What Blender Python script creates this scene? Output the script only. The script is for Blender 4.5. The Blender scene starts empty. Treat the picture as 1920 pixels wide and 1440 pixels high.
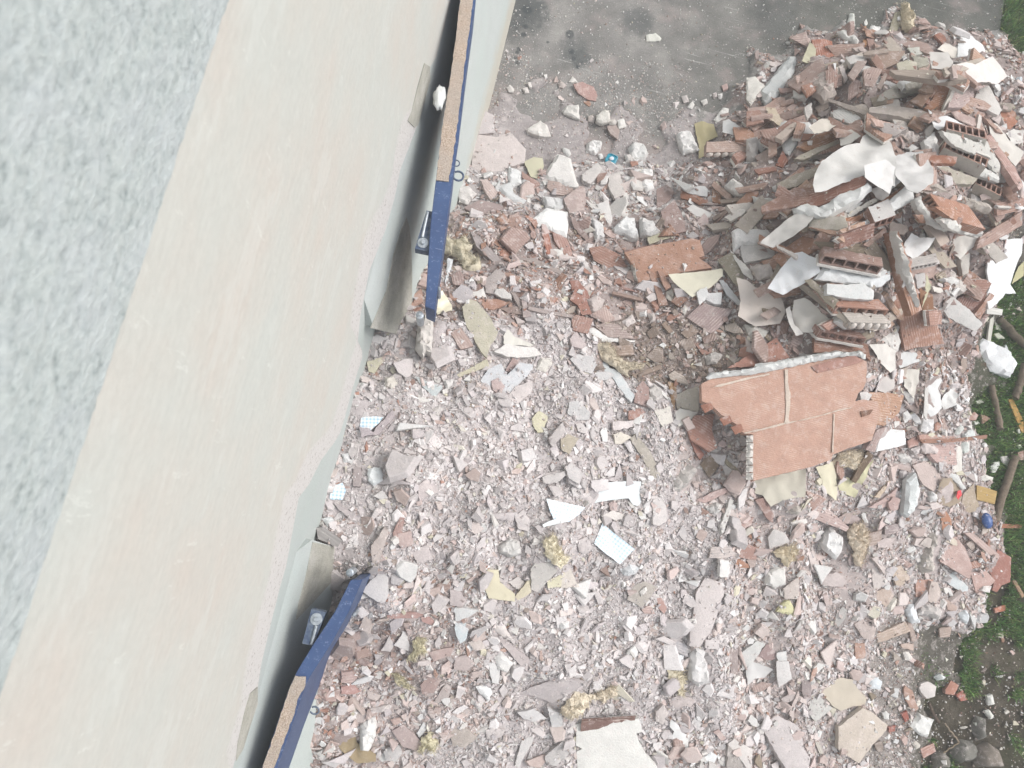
import bpy, bmesh, math, random
import numpy as np
from mathutils import Vector, Matrix, noise
from mathutils.geometry import delaunay_2d_cdt, tessellate_polygon
random.seed(7); rng = np.random.default_rng(7)
scene = bpy.context.scene
COL = scene.collection

# ---------------------------------------------------------------- camera
F = 1440.0                                   # focal length in photograph pixels (1920 wide)
n_ = np.array([822-960, -(969-720), -F]); n_ /= np.linalg.norm(n_)      # nadir seen by the camera
w_ = np.array([1660., 7420., -1440.]); w_ -= n_*w_.dot(n_); w_ /= np.linalg.norm(w_)   # run of the wall
WZ = -n_; WY = w_; WX = np.cross(WY, WZ)
R_ = np.array([WX, WY, WZ])                  # camera vector -> world vector
CAM = np.array([0.45, 0.0, 4.0])
cam = bpy.data.cameras.new('camera'); co = bpy.data.objects.new('camera', cam); COL.objects.link(co)
cam.sensor_width = 36; cam.lens = 36*F/1920; cam.clip_start = .02; cam.clip_end = 600
M4 = Matrix([list(R_[i])+[CAM[i]] for i in range(3)]+[[0, 0, 0, 1]])
co.matrix_world = M4
cam.dof.use_dof = True; cam.dof.focus_distance = 3.3; cam.dof.aperture_fstop = 5.8
scene.camera = co

# ---------------------------------------------------------------- light
SUN_EL, SUN_AZ = math.radians(50), math.radians(22)     # azimuth from +X towards +Y
world = bpy.data.worlds.new("World"); scene.world = world; world.use_nodes = True
wn = world.node_tree; bg = wn.nodes['Background']
sky = wn.nodes.new('ShaderNodeTexSky'); sky.sky_type = 'NISHITA'; sky.sun_disc = False
sky.sun_elevation = SUN_EL; sky.sun_rotation = math.radians(90)-SUN_AZ
sky.air_density = 1.2; sky.dust_density = 3.0; sky.ozone_density = 1.0
hs = wn.nodes.new('ShaderNodeHueSaturation'); hs.inputs['Saturation'].default_value = 0.35
wn.links.new(sky.outputs[0], hs.inputs['Color']); wn.links.new(hs.outputs[0], bg.inputs[0])
bg.inputs[1].default_value = 0.15
sl = bpy.data.lights.new('sun', 'SUN'); sl.energy = 1.25; sl.angle = math.radians(24); sl.color = (1, .965, .93)
so = bpy.data.objects.new('sun', sl); COL.objects.link(so)
sd = Vector((math.cos(SUN_EL)*math.cos(SUN_AZ), math.cos(SUN_EL)*math.sin(SUN_AZ), math.sin(SUN_EL)))
so.rotation_euler = sd.to_track_quat('Z', 'Y').to_euler(); so.location = (2, 2, 8)
scene.view_settings.view_transform = 'Standard'; scene.view_settings.look = 'None'
scene.view_settings.exposure = 0.87; scene.view_settings.gamma = 1
scene.cycles.max_bounces = 6; scene.cycles.use_denoising = True

# ---------------------------------------------------------------- pixel <-> world
def ray(x, y):
    return R_ @ np.array([x-960., 720.-y, -F])
def up_z(x, y, z):
    d = ray(x, y); return CAM + d*((z-CAM[2])/d[2])
def up_pl(x, y, p, n):
    d = ray(x, y); return CAM + d*(np.dot(np.array(p)-CAM, n)/np.dot(d, n))
def up_x(x, y, X): return up_pl(x, y, (X, 0, 0), np.array([1., 0, 0]))
def proj(P):
    v = (np.asarray(P)-CAM) @ R_             # world -> camera
    return 960+F*v[..., 0]/-v[..., 2], 720-F*v[..., 1]/-v[..., 2]
REF = {'0': (0, 0, 1), '1': (1400, 0, 3.692), '2': (1400, 390, 3.692), '3': (1240, 600, 3.692), '4': (1500, 700, 4.571),
       '5': (1500, 1000, 3.273), '6': (900, 840, 3.692), '7': (960, 1050, 3.556), '8': (860, 180, 3.556), '9': (840, 540, 3.692),
       'A': (1300, 900, 3.692), 'B': (640, 1050, 3.692), 'C': (1340, 1240, 7.2), 'D': (1660, 60, 3.692), 'E': (940, 0, 3.692),
       'F': (1340, 200, 3.692), 'G': (600, 320, 4), 'H': (440, 960, 3), 'I': (400, 600, 3), 'J': (640, 0, 4)}
def PX(ref, s):
    ox, oy, k = REF[ref]; v = [float(t) for t in s.replace(',', ' ').split()]
    return [(ox+v[i]/k, oy+v[i+1]/k) for i in range(0, len(v), 2)]

# ---------------------------------------------------------------- colour and materials
def lin(h):
    h = h.lstrip('#'); c = [int(h[i:i+2], 16)/255 for i in (0, 2, 4)]
    return tuple((v/12.92 if v <= .04045 else ((v+.055)/1.055)**2.4) for v in c)
def tone(c, s=.84, k=.84):
    g = sum(c)/3; r, v, b = [(g+(q-g)*s)*k for q in c]; sat = max(0, (r-b)/(r+.001)-.15); return (r*(1-.10*sat), v*(1+.12*sat), b*(1+.04*sat))
SMOOTH = set()
class NT:
    def __init__(s, name, rough=.9, spec=.2):
        s.m = bpy.data.materials.new(name); s.m.use_nodes = True; s.t = s.m.node_tree
        s.b = s.t.nodes['Principled BSDF']; s.b.inputs['Roughness'].default_value = rough
        s.b.inputs['Specular IOR Level'].default_value = spec
    def n(s, typ, **k):
        nd = s.t.nodes.new(typ)
        for a, v in k.items():
            if a.startswith('i_'): nd.inputs[a[2:].replace('_', ' ')].default_value = v
            else: setattr(nd, a, v)
        return nd
    def l(s, a, b): s.t.links.new(a, b)
    def coord(s, kind='Object'): return s.n('ShaderNodeTexCoord').outputs[kind]
    def noise(s, vec, scale, detail=4, rough=.6):
        nd = s.n('ShaderNodeTexNoise', i_Scale=scale, i_Detail=detail, i_Roughness=rough); s.l(vec, nd.inputs['Vector']); return nd.outputs['Fac']
    def ramp(s, fac, stops):
        r = s.n('ShaderNodeValToRGB'); e = r.color_ramp.elements
        while len(e) < len(stops): e.new(.5)
        for i, (p, c) in enumerate(stops):
            e[i].position = p; e[i].color = (tuple(c)+(1,)) if len(c) == 3 else c
        s.l(fac, r.inputs[0]); return r.outputs[0]
    def mix(s, fac, a, b, mode='MIX'):
        m = s.n('ShaderNodeMix', data_type='RGBA', blend_type=mode)
        for v, i in ((fac, 0), (a, 6), (b, 7)):
            if isinstance(v, (int, float)): m.inputs[i].default_value = v
            elif isinstance(v, tuple): m.inputs[i].default_value = v+(1,) if len(v) == 3 else v
            else: s.l(v, m.inputs[i])
        return m.outputs[2]
    def math(s, op, a, b=0.):
        m = s.n('ShaderNodeMath', operation=op)
        for v, i in ((a, 0), (b, 1)):
            if isinstance(v, (int, float)): m.inputs[i].default_value = v
            else: s.l(v, m.inputs[i])
        return m.outputs[0]
    def map(s, vec, scale=(1, 1, 1), rot=(0, 0, 0)):
        m = s.n('ShaderNodeMapping'); m.inputs['Scale'].default_value = scale; m.inputs['Rotation'].default_value = rot
        s.l(vec, m.inputs[0]); return m.outputs[0]
    def bump(s, h, strength=.5, dist=.004, prev=None):
        b = s.n('ShaderNodeBump', i_Strength=strength, i_Distance=dist); s.l(h, b.inputs['Height'])
        if prev is not None: s.l(prev, b.inputs['Normal'])
        return b.outputs[0]
    def out(s, col, nrm=None):
        if isinstance(col, tuple): s.b.inputs['Base Color'].default_value = col+(1,)
        else: s.l(col, s.b.inputs['Base Color'])
        if nrm is not None: s.l(nrm, s.b.inputs['Normal'])
        return s.m
G3 = lambda v: (v, v, v)
def mat_chip(name, groove=0., pores=.5, dustiness=.35, gs=25.):
    """broken building material: own colour from the mesh attribute, mottling, pores, thin settled dust, brick grooves"""
    t = NT(name, .93, .15); P = t.coord(); at = t.n('ShaderNodeVertexColor', layer_name='Col').outputs[0]
    geo = t.n('ShaderNodeNewGeometry'); wp = geo.outputs['Position']
    v = t.ramp(t.noise(wp, 16, 5, .65), [(.25, G3(.86)), (.75, G3(1.08))])
    c = t.mix(1., at, v, 'MULTIPLY')
    f = t.ramp(t.noise(wp, 160, 3, .7), [(.3, G3(.86)), (.5, G3(1.)), (.72, G3(1.07))])
    c = t.mix(.8, c, f, 'MULTIPLY')
    h = t.noise(wp, 110, 4, .7); nrm = None
    if groove:
        wv = t.n('ShaderNodeTexWave', wave_type='BANDS', bands_direction='Y', i_Scale=gs, i_Distortion=.5, i_Detail=1.5)
        t.l(P, wv.inputs['Vector'])
        sep = t.n('ShaderNodeSeparateXYZ'); t.l(geo.outputs['Normal'], sep.inputs[0])
        lines = t.ramp(wv.outputs['Fac'], [(.0, G3(0)), (.72, G3(0)), (.92, G3(1))])
        br = t.ramp(t.noise(P, 9, 4, .7), [(.5, G3(0)), (.66, G3(.55))])
        c = t.mix(t.math('MULTIPLY', lines, br), c, lin('#dccdc4'))
        c = t.mix(groove, c, t.ramp(wv.outputs['Fac'], [(0, G3(.70)), (.6, G3(1.08))]), 'MULTIPLY')
        nrm = t.bump(wv.outputs['Fac'], groove, .003)
    dn = t.noise(wp, 26, 6, .75)
    dm = t.ramp(dn, [(.52, G3(0)), (.60, G3(dustiness)), (.75, G3(min(1, dustiness*1.8)))])
    c = t.mix(dm, c, lin('#d6ccc8'))
    sp = t.ramp(t.noise(wp, 420, 2, .5), [(.66, G3(0)), (.72, G3(pores))])
    c = t.mix(sp, c, lin('#e6e1dc'))
    pk = t.ramp(t.noise(wp, 90, 2, .5), [(.22, G3(.6)), (.3, G3(0))])
    c = t.mix(t.math('MULTIPLY', pk, pores), c, lin('#8d8078'))
    return t.out(c, t.bump(h, .55, .006, nrm))
MAT = {'chip': mat_chip('broken_plaster', dustiness=.25), 'brick': mat_chip('grooved_brick', .24, .4, .25), 'panel': mat_chip('ribbed_panel', .12, .25, .16, 38.), 'clay': mat_chip('fired_clay', dustiness=.3),
       'white': mat_chip('white_gypsum', pores=.25, dustiness=.1)}
t = NT('sheet', .75, .2); wp = t.coord(); at = t.n('ShaderNodeVertexColor', layer_name='Col').outputs[0]
c = t.mix(1., at, t.ramp(t.noise(wp, 7, 4, .6), [(.3, G3(.92)), (.7, G3(1.03))]), 'MULTIPLY')
c = t.mix(t.ramp(t.noise(wp, 60, 5, .75), [(.56, G3(0)), (.70, G3(.4))]), c, lin('#b9aca2'))
c = t.mix(t.ramp(t.noise(wp, 200, 3, .6), [(.64, G3(0)), (.7, G3(.5))]), c, lin('#9c9088'))
tr = t.b; MAT['sheet'] = t.out(c, t.bump(t.noise(wp, 22, 3, .5), .3, .006))
t = NT('mineral_wool', 1., .05); wp = t.coord(); at = t.n('ShaderNodeVertexColor', layer_name='Col').outputs[0]
fz = t.noise(t.map(wp, (60, 240, 120)), 1.3, 6, .75)
c = t.mix(1., at, t.ramp(fz, [(.3, G3(.92)), (.6, G3(1.12))]), 'MULTIPLY')
MAT['wool'] = t.out(t.mix(.3, t.mix(1., c, G3(1.45), 'MULTIPLY'), lin('#d5cdb4')), t.bump(fz, .5, .006))  # base colour brightened to offset the strands' own shadow
t = NT('wood', .8, .2); wp = t.coord(); at = t.n('ShaderNodeVertexColor', layer_name='Col').outputs[0]
gr = t.noise(t.map(wp, (6, 90, 60)), 1.5, 5, .65)
c = t.mix(1., at, t.ramp(gr, [(.3, G3(.72)), (.65, G3(1.08))]), 'MULTIPLY')
c = t.mix(t.ramp(t.noise(wp, 40, 4, .7), [(.6, G3(0)), (.7, G3(.4))]), c, lin('#c9beb4'))
MAT['wood'] = t.out(c, t.bump(gr, .5, .003))
t = NT('branch_bark', .95, .1); wp = t.coord(); at = t.n('ShaderNodeVertexColor', layer_name='Col').outputs[0]
nz = t.noise(wp, 45, 5, .7)
MAT['bark'] = t.out(t.mix(1., at, t.ramp(nz, [(.3, G3(.65)), (.7, G3(1.25))]), 'MULTIPLY'), t.bump(nz, .8, .006))
def mat_gingham(name, pale, tint, step):
    t = NT(name, .7, .2); P = t.coord(); sp = t.n('ShaderNodeSeparateXYZ'); t.l(P, sp.inputs[0]); f = []
    for ax in 'XY':
        m = t.math('FRACT', t.math('MULTIPLY', t.math('ADD', sp.outputs[ax], 10.), 1/step)); f.append(t.math('GREATER_THAN', m, .55))
    s = t.math('MULTIPLY', t.math('ADD', f[0], f[1]), .5)
    c = t.mix(s, lin(pale), lin(tint)); c = t.mix(t.ramp(t.noise(P, 14, 4, .7), [(.5, G3(0)), (.68, G3(.7))]), c, lin('#ddd8d6'))
    return t.out(c, t.bump(t.noise(P, 30, 3), .3, .004))
MAT['gingham'] = mat_gingham('gingham_cloth', '#dfe5e7', '#9dbdd0', .015)
MAT['gingham2'] = mat_gingham('checked_paper', '#e2e6e7', '#b4cddb', .016)
def mat_plastic(name, hexc, rough=.35):
    t = NT(name, rough, .5); P = t.coord()
    return t.out(t.mix(t.ramp(t.noise(P, 60, 5, .7), [(.55, G3(0)), (.68, G3(.55))]), lin(hexc), lin('#cfc8c4')), t.bump(t.noise(P, 90, 2), .15, .002))
MAT['teal'] = mat_plastic('teal_plastic', '#1f8fa6'); MAT['navy'] = mat_plastic('navy_plastic', '#2c4d84'); MAT['creamplastic'] = mat_plastic('cream_plastic', '#ddd7bf')
MAT['redplastic'] = mat_plastic('red_plastic', '#d0424a')

# ---------------------------------------------------------------- object helpers
def name_of(o): return o.data.name
def tag(o, label=None, cat=None, group=None, kind=None):
    if label: o['label'] = label
    if cat: o['category'] = cat
    if group: o['group'] = group
    if kind: o['kind'] = kind
    return o
def mk(name, V, Fs, mat, col=None, parent=None, mw=None, smooth=False):
    me = bpy.data.meshes.new(name); me.from_pydata([tuple(map(float, v)) for v in V], [], Fs); me.update()
    if col is not None:
        a = me.color_attributes.new('Col', 'FLOAT_COLOR', 'POINT')
        if isinstance(col, tuple): col = np.tile(np.array(col+(1,)), (len(V), 1))
        a.data.foreach_set('color', np.asarray(col, dtype=np.float32).ravel())
    me.materials.append(mat); o = bpy.data.objects.new(name, me); COL.objects.link(o)
    if smooth: SMOOTH.add(name_of(o))
    if parent is not None: o.parent = parent
    if mw is not None: o.matrix_world = mw
    return o
def empty(name, loc):
    o = bpy.data.objects.new(name, None); COL.objects.link(o); o.location = loc; o.empty_display_size = .05; return o
def jag_poly(P, step, amp, seed):
    """closed 2D outline cut into short steps with a broken edge"""
    out = []; n = len(P)
    for i in range(n):
        a = Vector(P[i]); b = Vector(P[(i+1) % n]); L = (b-a).length; k = max(1, int(L/step)); nr = Vector((b.y-a.y, a.x-b.x))/(L+1e-9)
        for j in range(k):
            q = a.lerp(b, j/k)
            if j or amp: q = q+nr*amp*(noise.noise((q.x*45+seed, q.y*45, seed*3.1))*1.3+noise.noise((q.x*140, q.y*140+seed, 0))*.6)*(1 if j else .5)
            out.append(q)
    return out
def inside(P, x, y):
    c = False; j = len(P)-1
    for i in range(len(P)):
        if (P[i][1] > y) != (P[j][1] > y) and x < (P[j][0]-P[i][0])*(y-P[i][1])/(P[j][1]-P[i][1])+P[i][0]: c = not c
        j = i
    return c
def tri_poly(P, step, margin=.35):
    """triangulate an outline with points spread inside it"""
    xs = [p[0] for p in P]; ys = [p[1] for p in P]; pts = [Vector((p[0], p[1])) for p in P]; nb = len(pts)
    seg = [(Vector((P[i][0], P[i][1])), Vector((P[(i+1) % nb][0], P[(i+1) % nb][1]))) for i in range(nb)]
    y = min(ys)+step*.5; row = 0
    while y < max(ys):
        x = min(xs)+step*(.5 if row % 2 else .1)
        while x < max(xs):
            q = Vector((x+random.uniform(-.25, .25)*step, y+random.uniform(-.25, .25)*step))
            if inside(P, q.x, q.y):
                ok = True
                for a, b in seg:
                    d = b-a; tt = max(0, min(1, (q-a).dot(d)/(d.length_squared+1e-12)))
                    if (a+d*tt-q).length < step*margin: ok = False; break
                if ok: pts.append(q)
            x += step
        y += step; row += 1
    v, e, f, ov, oe, of = delaunay_2d_cdt(pts, [(i, (i+1) % nb) for i in range(nb)], [], 1, 1e-6)
    return v, [tuple(t) for t in f]
def solid_from(v, f, ztop, th, chamfer=0.):
    """closed solid: triangulated top at ztop(x,y), flat-ish underside th below, side walls"""
    n = len(v); V = [(p.x, p.y, ztop(p.x, p.y)) for p in v]+[(p.x, p.y, ztop(p.x, p.y)*.6-th) for p in v]
    Fs = []; ed = {}
    for t in f:
        t = tuple(t); ar = 0
        for i in range(len(t)):
            a, b = v[t[i]], v[t[(i+1) % len(t)]]; ar += a.x*b.y-b.x*a.y
        if ar < 0: t = t[::-1]
        Fs.append(t); Fs.append(tuple(i+n for i in t[::-1]))
        for i in range(len(t)): ed[(t[i], t[(i+1) % len(t)])] = 1
    for (a, b) in list(ed):
        if (b, a) not in ed: Fs.append((b, a, a+n, b+n))
    return V, Fs
# ---------------------------------------------------------------- ground
ZONES = 'PSTBRWKCDGM'
ctrl_txt = """
-160: 900C0 1100C0 1350C0 1600C0 1850C0 1960G0 2200G0
0: 900C0 1050C0 1200C0 1350C0 1500C0 1620C0 1700C0 1800C0 1860C0 1930G0 2050G0
45: 1470C0 1540C0 1620C0 1690T2 1770C0 1830C0 1930G0
80: 905K0 1050C0 1200C0 1350C0 1450C0 1530T5 1600T13 1680R20 1780R18 1850R6 1930G0 2050G0
130: 1380C0 1450T4 1540T20 1640R32 1740R36 1840R32 1900R18 1960T5
180: 905K1 1000K1 1120K1 1230K0 1340C0 1420T10 1520R25 1650R44 1800R48 1890R32 1960T22 2060T8
270: 890W5 1000K2 1120K1 1230K1 1300K3 1400T18 1520R40 1650R60 1800R60 1900R36 1990T22 2080T8
350: 860W15 1000W15 1130W12 1230W10 1330T20 1450R42 1600R72 1750R76 1880R46 1960T26 2080T4
450: 845T32 980T30 1100T25 1200T26 1300T30 1430R48 1580R76 1730R68 1840R32 1920D2 2020G0
550: 840T50 960T45 1100T40 1220T36 1330T42 1450R54 1600R74 1740R50 1830R20 1890D0 2000G0
650: 690P64 800P64 920P60 1050P50 1200B40 1320B42 1450R50 1600R54 1720R32 1795T4 1870G0 2000G0
780: 640P76 760P74 900P70 1050P58 1200P46 1320S42 1480S48 1620S42 1720R26 1790S8 1850G0 1980G0
900: 600P78 740P76 900P72 1050P58 1200P48 1350S40 1480S38 1620S30 1740S22 1815S6 1880G0 2000G0
1020: 560P74 700P74 850P68 1000P58 1150P48 1300P38 1450S28 1600S22 1740S16 1840T8 1920G0 2040G0
1120: 540P60 690P62 850S54 1000P50 1150P43 1300P33 1450S24 1600S18 1740S12 1810S6 1880G0 2000G0
1220: 560T44 700T46 850S44 1000P42 1150P36 1300P28 1450S19 1580S14 1690M6 1750D1 1850D0 1990G0
1290: 605T44
1375: 585T36
1330: 540T28 700S32 850S34 1000P32 1150P28 1300P22 1450S14 1590S9 1680M5 1760D1 1880D0 2010D0
1440: 500T14 570T28 700S24 850P26 1000P25 1150P22 1300S17 1450S11 1580S7 1660M4 1760D1 1900D0 2030D0
1500: 545T22
1600: 500S8 700S12 900P14 1150P12 1350S8 1550S4 1660M3 1780D0 2030D0
1800: 500K0 800K0 1200K0 1550K0 1700D0 2030D0
"""
CT = []
for ln in ctrl_txt.strip().splitlines():
    y, rest = ln.split(':'); y = float(y)
    for tk in rest.split():
        i = next(k for k, ch in enumerate(tk) if ch in ZONES); x = float(tk[:i]); h = float(tk[i+1:])/100
        p = up_z(x, y, h); CT.append((p[0], p[1], h, ZONES.index(tk[i])))
CT = np.array(CT)
GX0, GX1, GY0, GY1, GS = -.62, 3.9, -2.1, 4.15, .02
gx = np.arange(GX0, GX1+1e-6, GS); gy = np.arange(GY0, GY1+1e-6, GS)
XX, YY = np.meshgrid(gx, gy)
d2 = (XX[..., None]-CT[:, 0])**2+(YY[..., None]-CT[:, 1])**2
W4 = 1/(d2+.006)**2.2; HG = (W4*CT[:, 2]).sum(-1)/W4.sum(-1)
NG = np.array([[noise.fractal((x*3.2, y*3.2, 1.7), 1, 2, 4) for x in gx] for y in gy])
NF = np.array([[noise.noise((x*14, y*14, 4.)) for x in gx] for y in gy])
amp = np.clip(HG/.12, 0, 1)
HG = HG+amp*(NG*.045+NF*.012)
HG = np.where(HG < .012, -.02, HG)
jx = XX+.10*NF+.06*NG; jy = YY+.10*np.roll(NF, 57, 1)
ZG = CT[((jx[..., None]-CT[:, 0])**2+(jy[..., None]-CT[:, 1])**2).argmin(-1), 3].astype(int)
del d2, W4
def heap(x, y):
    u = np.clip((np.asarray(x)-GX0)/GS, 0, len(gx)-1.001); v = np.clip((np.asarray(y)-GY0)/GS, 0, len(gy)-1.001)
    i = u.astype(int); j = v.astype(int); a = u-i; b = v-j
    return (HG[j, i]*(1-a)+HG[j, i+1]*a)*(1-b)+(HG[j+1, i]*(1-a)+HG[j+1, i+1]*a)*b
def hz(x, y): return float(max(0., heap(x, y)))
def zone(x, y):
    i = np.clip(((np.asarray(x)-GX0)/GS).round().astype(int), 0, len(gx)-1); j = np.clip(((np.asarray(y)-GY0)/GS).round().astype(int), 0, len(gy)-1)
    return ZG[j, i]
def smooth_heap(x, y, r=.06):
    s = [hz(x+dx, y+dy) for dx in (-r, 0, r) for dy in (-r, 0, r)]
    return sum(s)/9, (s[7]-s[1])/(2*r), (s[5]-s[3])/(2*r)
HEAPCOL = [tone(lin(c), .6, .98) for c in ('#b7abaa', '#b3a19c', '#9c8680', '#8d776d', '#9a837c', '#aea3a0', '#9b908e', '#85827c', '#5c5548', '#4b4a35', '#8f837b')]
# the base of the rubble: dust and fines
bx = np.arange(GX0, GX1, .015); by = np.arange(GY0, GY1, .015)
BX, BY = np.meshgrid(bx, by); BH = heap(BX, BY)
GR = np.array([[noise.noise((x*60, y*60, 9.)) for x in bx] for y in by])
BH = BH+np.where(BH > .0, GR*.006, 0)
nb_, mb_ = BX.shape; idx = np.arange(nb_*mb_).reshape(nb_, mb_)
q = np.stack([idx[:-1, :-1], idx[:-1, 1:], idx[1:, 1:], idx[1:, :-1]], -1).reshape(-1, 4)
hm = BH.ravel(); q = q[(hm[q] > -.015).any(1)]
vc = np.array(HEAPCOL)[zone(BX, BY).ravel()]; vc = vc*(1+.12*GR.ravel()[:, None])
me = bpy.data.meshes.new('rubble_bed'); me.vertices.add(nb_*mb_)
me.vertices.foreach_set('co', np.stack([BX.ravel(), BY.ravel(), BH.ravel()], 1).ravel())
me.loops.add(q.size); me.loops.foreach_set('vertex_index', q.ravel()); me.polygons.add(len(q))
me.polygons.foreach_set('loop_start', np.arange(len(q))*4); me.polygons.foreach_set('loop_total', np.full(len(q), 4)); me.update(); me.validate()
a = me.color_attributes.new('Col', 'FLOAT_COLOR', 'POINT'); a.data.foreach_set('color', np.hstack([vc, np.ones((len(vc), 1))]).astype(np.float32).ravel())
me.materials.append(MAT['chip']); o = bpy.data.objects.new('rubble_bed', me); COL.objects.link(o)
tag(o, kind='stuff', label='dust and fine crumbs filling the heap between the broken pieces', cat='rubble')

# concrete yard and soil
edge = [up_z(1893, -60, 0), up_z(1645, 1500, 0)]
ex = lambda y: edge[0][0]+(edge[1][0]-edge[0][0])*(y-edge[0][1])/(edge[1][1]-edge[0][1])
t = NT('yard_concrete', .88, .25); wp = t.coord()
big = t.noise(wp, .9, 5, .6); med = t.noise(wp, 5, 6, .65); fine = t.noise(wp, 130, 4, .7)
sepx = t.n('ShaderNodeSeparateXYZ'); t.l(wp, sepx.inputs[0])
c = t.ramp(med, [(.3, lin('#6c6b68')), (.5, lin('#7f7d7a')), (.70, lin('#979490'))])
gx_ = t.n('ShaderNodeMapRange', i_From_Min=.9, i_From_Max=2.1); t.l(sepx.outputs[0], gx_.inputs[0])
c = t.mix(t.math('MULTIPLY', gx_.outputs[0], .9), c, t.ramp(med, [(.32, lin('#454742')), (.68, lin('#63645e'))]))
c = t.mix(1., c, t.ramp(fine, [(.25, G3(.68)), (.7, G3(1.16))]), 'MULTIPLY')
# dust spread out from the rubble: settles thicker closer to the heap (down the yard, towards the wall)
gy_ = t.n('ShaderNodeMapRange', i_From_Min=2.5, i_From_Max=1.35); t.l(sepx.outputs[1], gy_.inputs[0])
gx2 = t.n('ShaderNodeMapRange', i_From_Min=2.3, i_From_Max=.9); t.l(sepx.outputs[0], gx2.inputs[0])
dd = t.math('ADD', t.math('MULTIPLY', t.math('MULTIPLY', gy_.outputs[0], gx2.outputs[0]), 1.0), t.math('MULTIPLY', t.math('SUBTRACT', t.noise(wp, 3.4, 6, .65), .5), 1.5))
c = t.mix(t.ramp(dd, [(.05, G3(0)), (.6, G3(.85))]), c, lin('#b09e9a'))
scr = t.noise(t.map(wp, (3, 70, 1), (0, 0, math.radians(28))), 1., 4, .7)
scm = t.math('MULTIPLY', t.ramp(scr, [(.60, G3(0)), (.68, G3(.8))]), t.ramp(t.noise(wp, 1.6, 2, .5), [(.5, G3(0)), (.62, G3(1))]))
c = t.mix(t.math('MULTIPLY', scm, .8), c, lin('#c9c8c4'))
scr2 = t.noise(t.map(wp, (2.5, 55, 1), (0, 0, math.radians(-4))), 1., 4, .7)
scm2 = t.math('MULTIPLY', t.ramp(scr2, [(.60, G3(0)), (.68, G3(.8))]), t.ramp(t.noise(t.map(wp, (1, 1, 1), (0, 0, 1)), 1.3, 2, .5), [(.5, G3(0)), (.62, G3(1))]))
c = t.mix(t.math('MULTIPLY', scm2, .7), c, lin('#bebeb8'))
ox, oy, _ = up_z(985, 50, 0)
def blob(cx, cy, r, soft):
    v = t.n('ShaderNodeVectorMath', operation='DISTANCE'); t.l(wp, v.inputs[0]); v.inputs[1].default_value = (cx, cy, 0)
    m = t.math('SUBTRACT', 1., t.math('DIVIDE', v.outputs['Value'], r)); return t.math('ADD', m, t.math('MULTIPLY', t.math('SUBTRACT', t.noise(wp, 18, 5, .75), .5), soft))
for (px, py, r, k) in ((985, 20, .22, .8), (1075, 95, .14, .55), (1195, 40, .16, .6), (955, 55, .14, .5), (1450, 30, .25, .35), (1500, 130, .2, .3), (1090, 110, .1, .5)):
    w3 = up_z(px, py, 0); c = t.mix(t.math('MULTIPLY', t.ramp(blob(w3[0], w3[1], r, 1.6), [(.25, G3(0)), (.6, G3(1))]), k), c, lin('#4b4f4f'))
for (px, py, r) in ((988, 18, .035), (984, 33, .012), (986, 50, .02), (983, 65, .02), (973, 92, .016), (970, 98, .014), (966, 108, .012), (970, 118, .016), (1027, 79, .01), (1071, 96, .02), (1076, 110, .016), (1084, 126, .014), (1068, 64, .03)):
    w3 = up_z(px, py, 0); c = t.mix(t.ramp(blob(w3[0], w3[1], r*1.3, .8), [(.2, G3(0)), (.5, G3(.75))]), c, lin('#3f4446'))
sp = t.ramp(t.noise(wp, 210, 2, .5), [(.68, G3(0)), (.73, G3(.8))]); c = t.mix(sp, c, lin('#d8d4cf'))
sp = t.ramp(t.noise(t.map(wp, (1, 1, 1), (0, 0, .7)), 120, 2, .5), [(.25, G3(.5)), (.32, G3(0))]); c = t.mix(sp, c, lin('#565655'))
m_conc = t.out(c, t.bump(fine, .5, .004))
def sheet(name, pts, z, mat, kind='structure', col=None):
    o = mk(name, [(x, y, z) for x, y in pts], [tuple(range(len(pts)))], mat, col); tag(o, kind=kind); return o
sheet('concrete_yard', [(-6, -60), (ex(-60), -60), (ex(60), 60), (-6, 60)], 0, m_conc)
t = NT('soil', 1., .1); wp = t.coord()
c = t.ramp(t.noise(wp, 6, 6, .7), [(.3, lin('#403c33')), (.5, lin('#554f43')), (.68, lin('#70695d'))])
c = t.mix(t.ramp(t.noise(wp, 2.2, 4, .6), [(.48, G3(0)), (.62, G3(.6))]), c, lin('#47502f'))
c = t.mix(1., c, t.ramp(t.noise(wp, 150, 4, .7), [(.3, G3(.65)), (.7, G3(1.2))]), 'MULTIPLY')
m_soil = t.out(c, t.bump(t.noise(wp, 60, 6, .75), 1., .02))
sheet('ground', [(-90, -90), (90, -90), (90, 90), (-90, 90)], -.03, m_soil)
# soil beside the slab, uneven
sx = np.arange(0, 3.2, .04); sy = np.arange(-3.6, 5.4, .04); V = []; Fs = []
for j, y in enumerate(sy):
    for i, x in enumerate(sx):
        X = ex(y)+.002+x; V.append((X, y, -.012+.022*noise.noise((X*7, y*7, 0))+.008*noise.noise((X*25, y*25, 2)) - (.03 if i in (0,) else 0) - (.05 if x > 3.1 else 0)))
m_ = len(sx)
for j in range(len(sy)-1):
    for i in range(m_-1): k = j*m_+i; Fs.append((k, k+1, k+m_+1, k+m_))
tag(mk('soil', V, Fs, m_soil, smooth=True), kind='structure')

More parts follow.
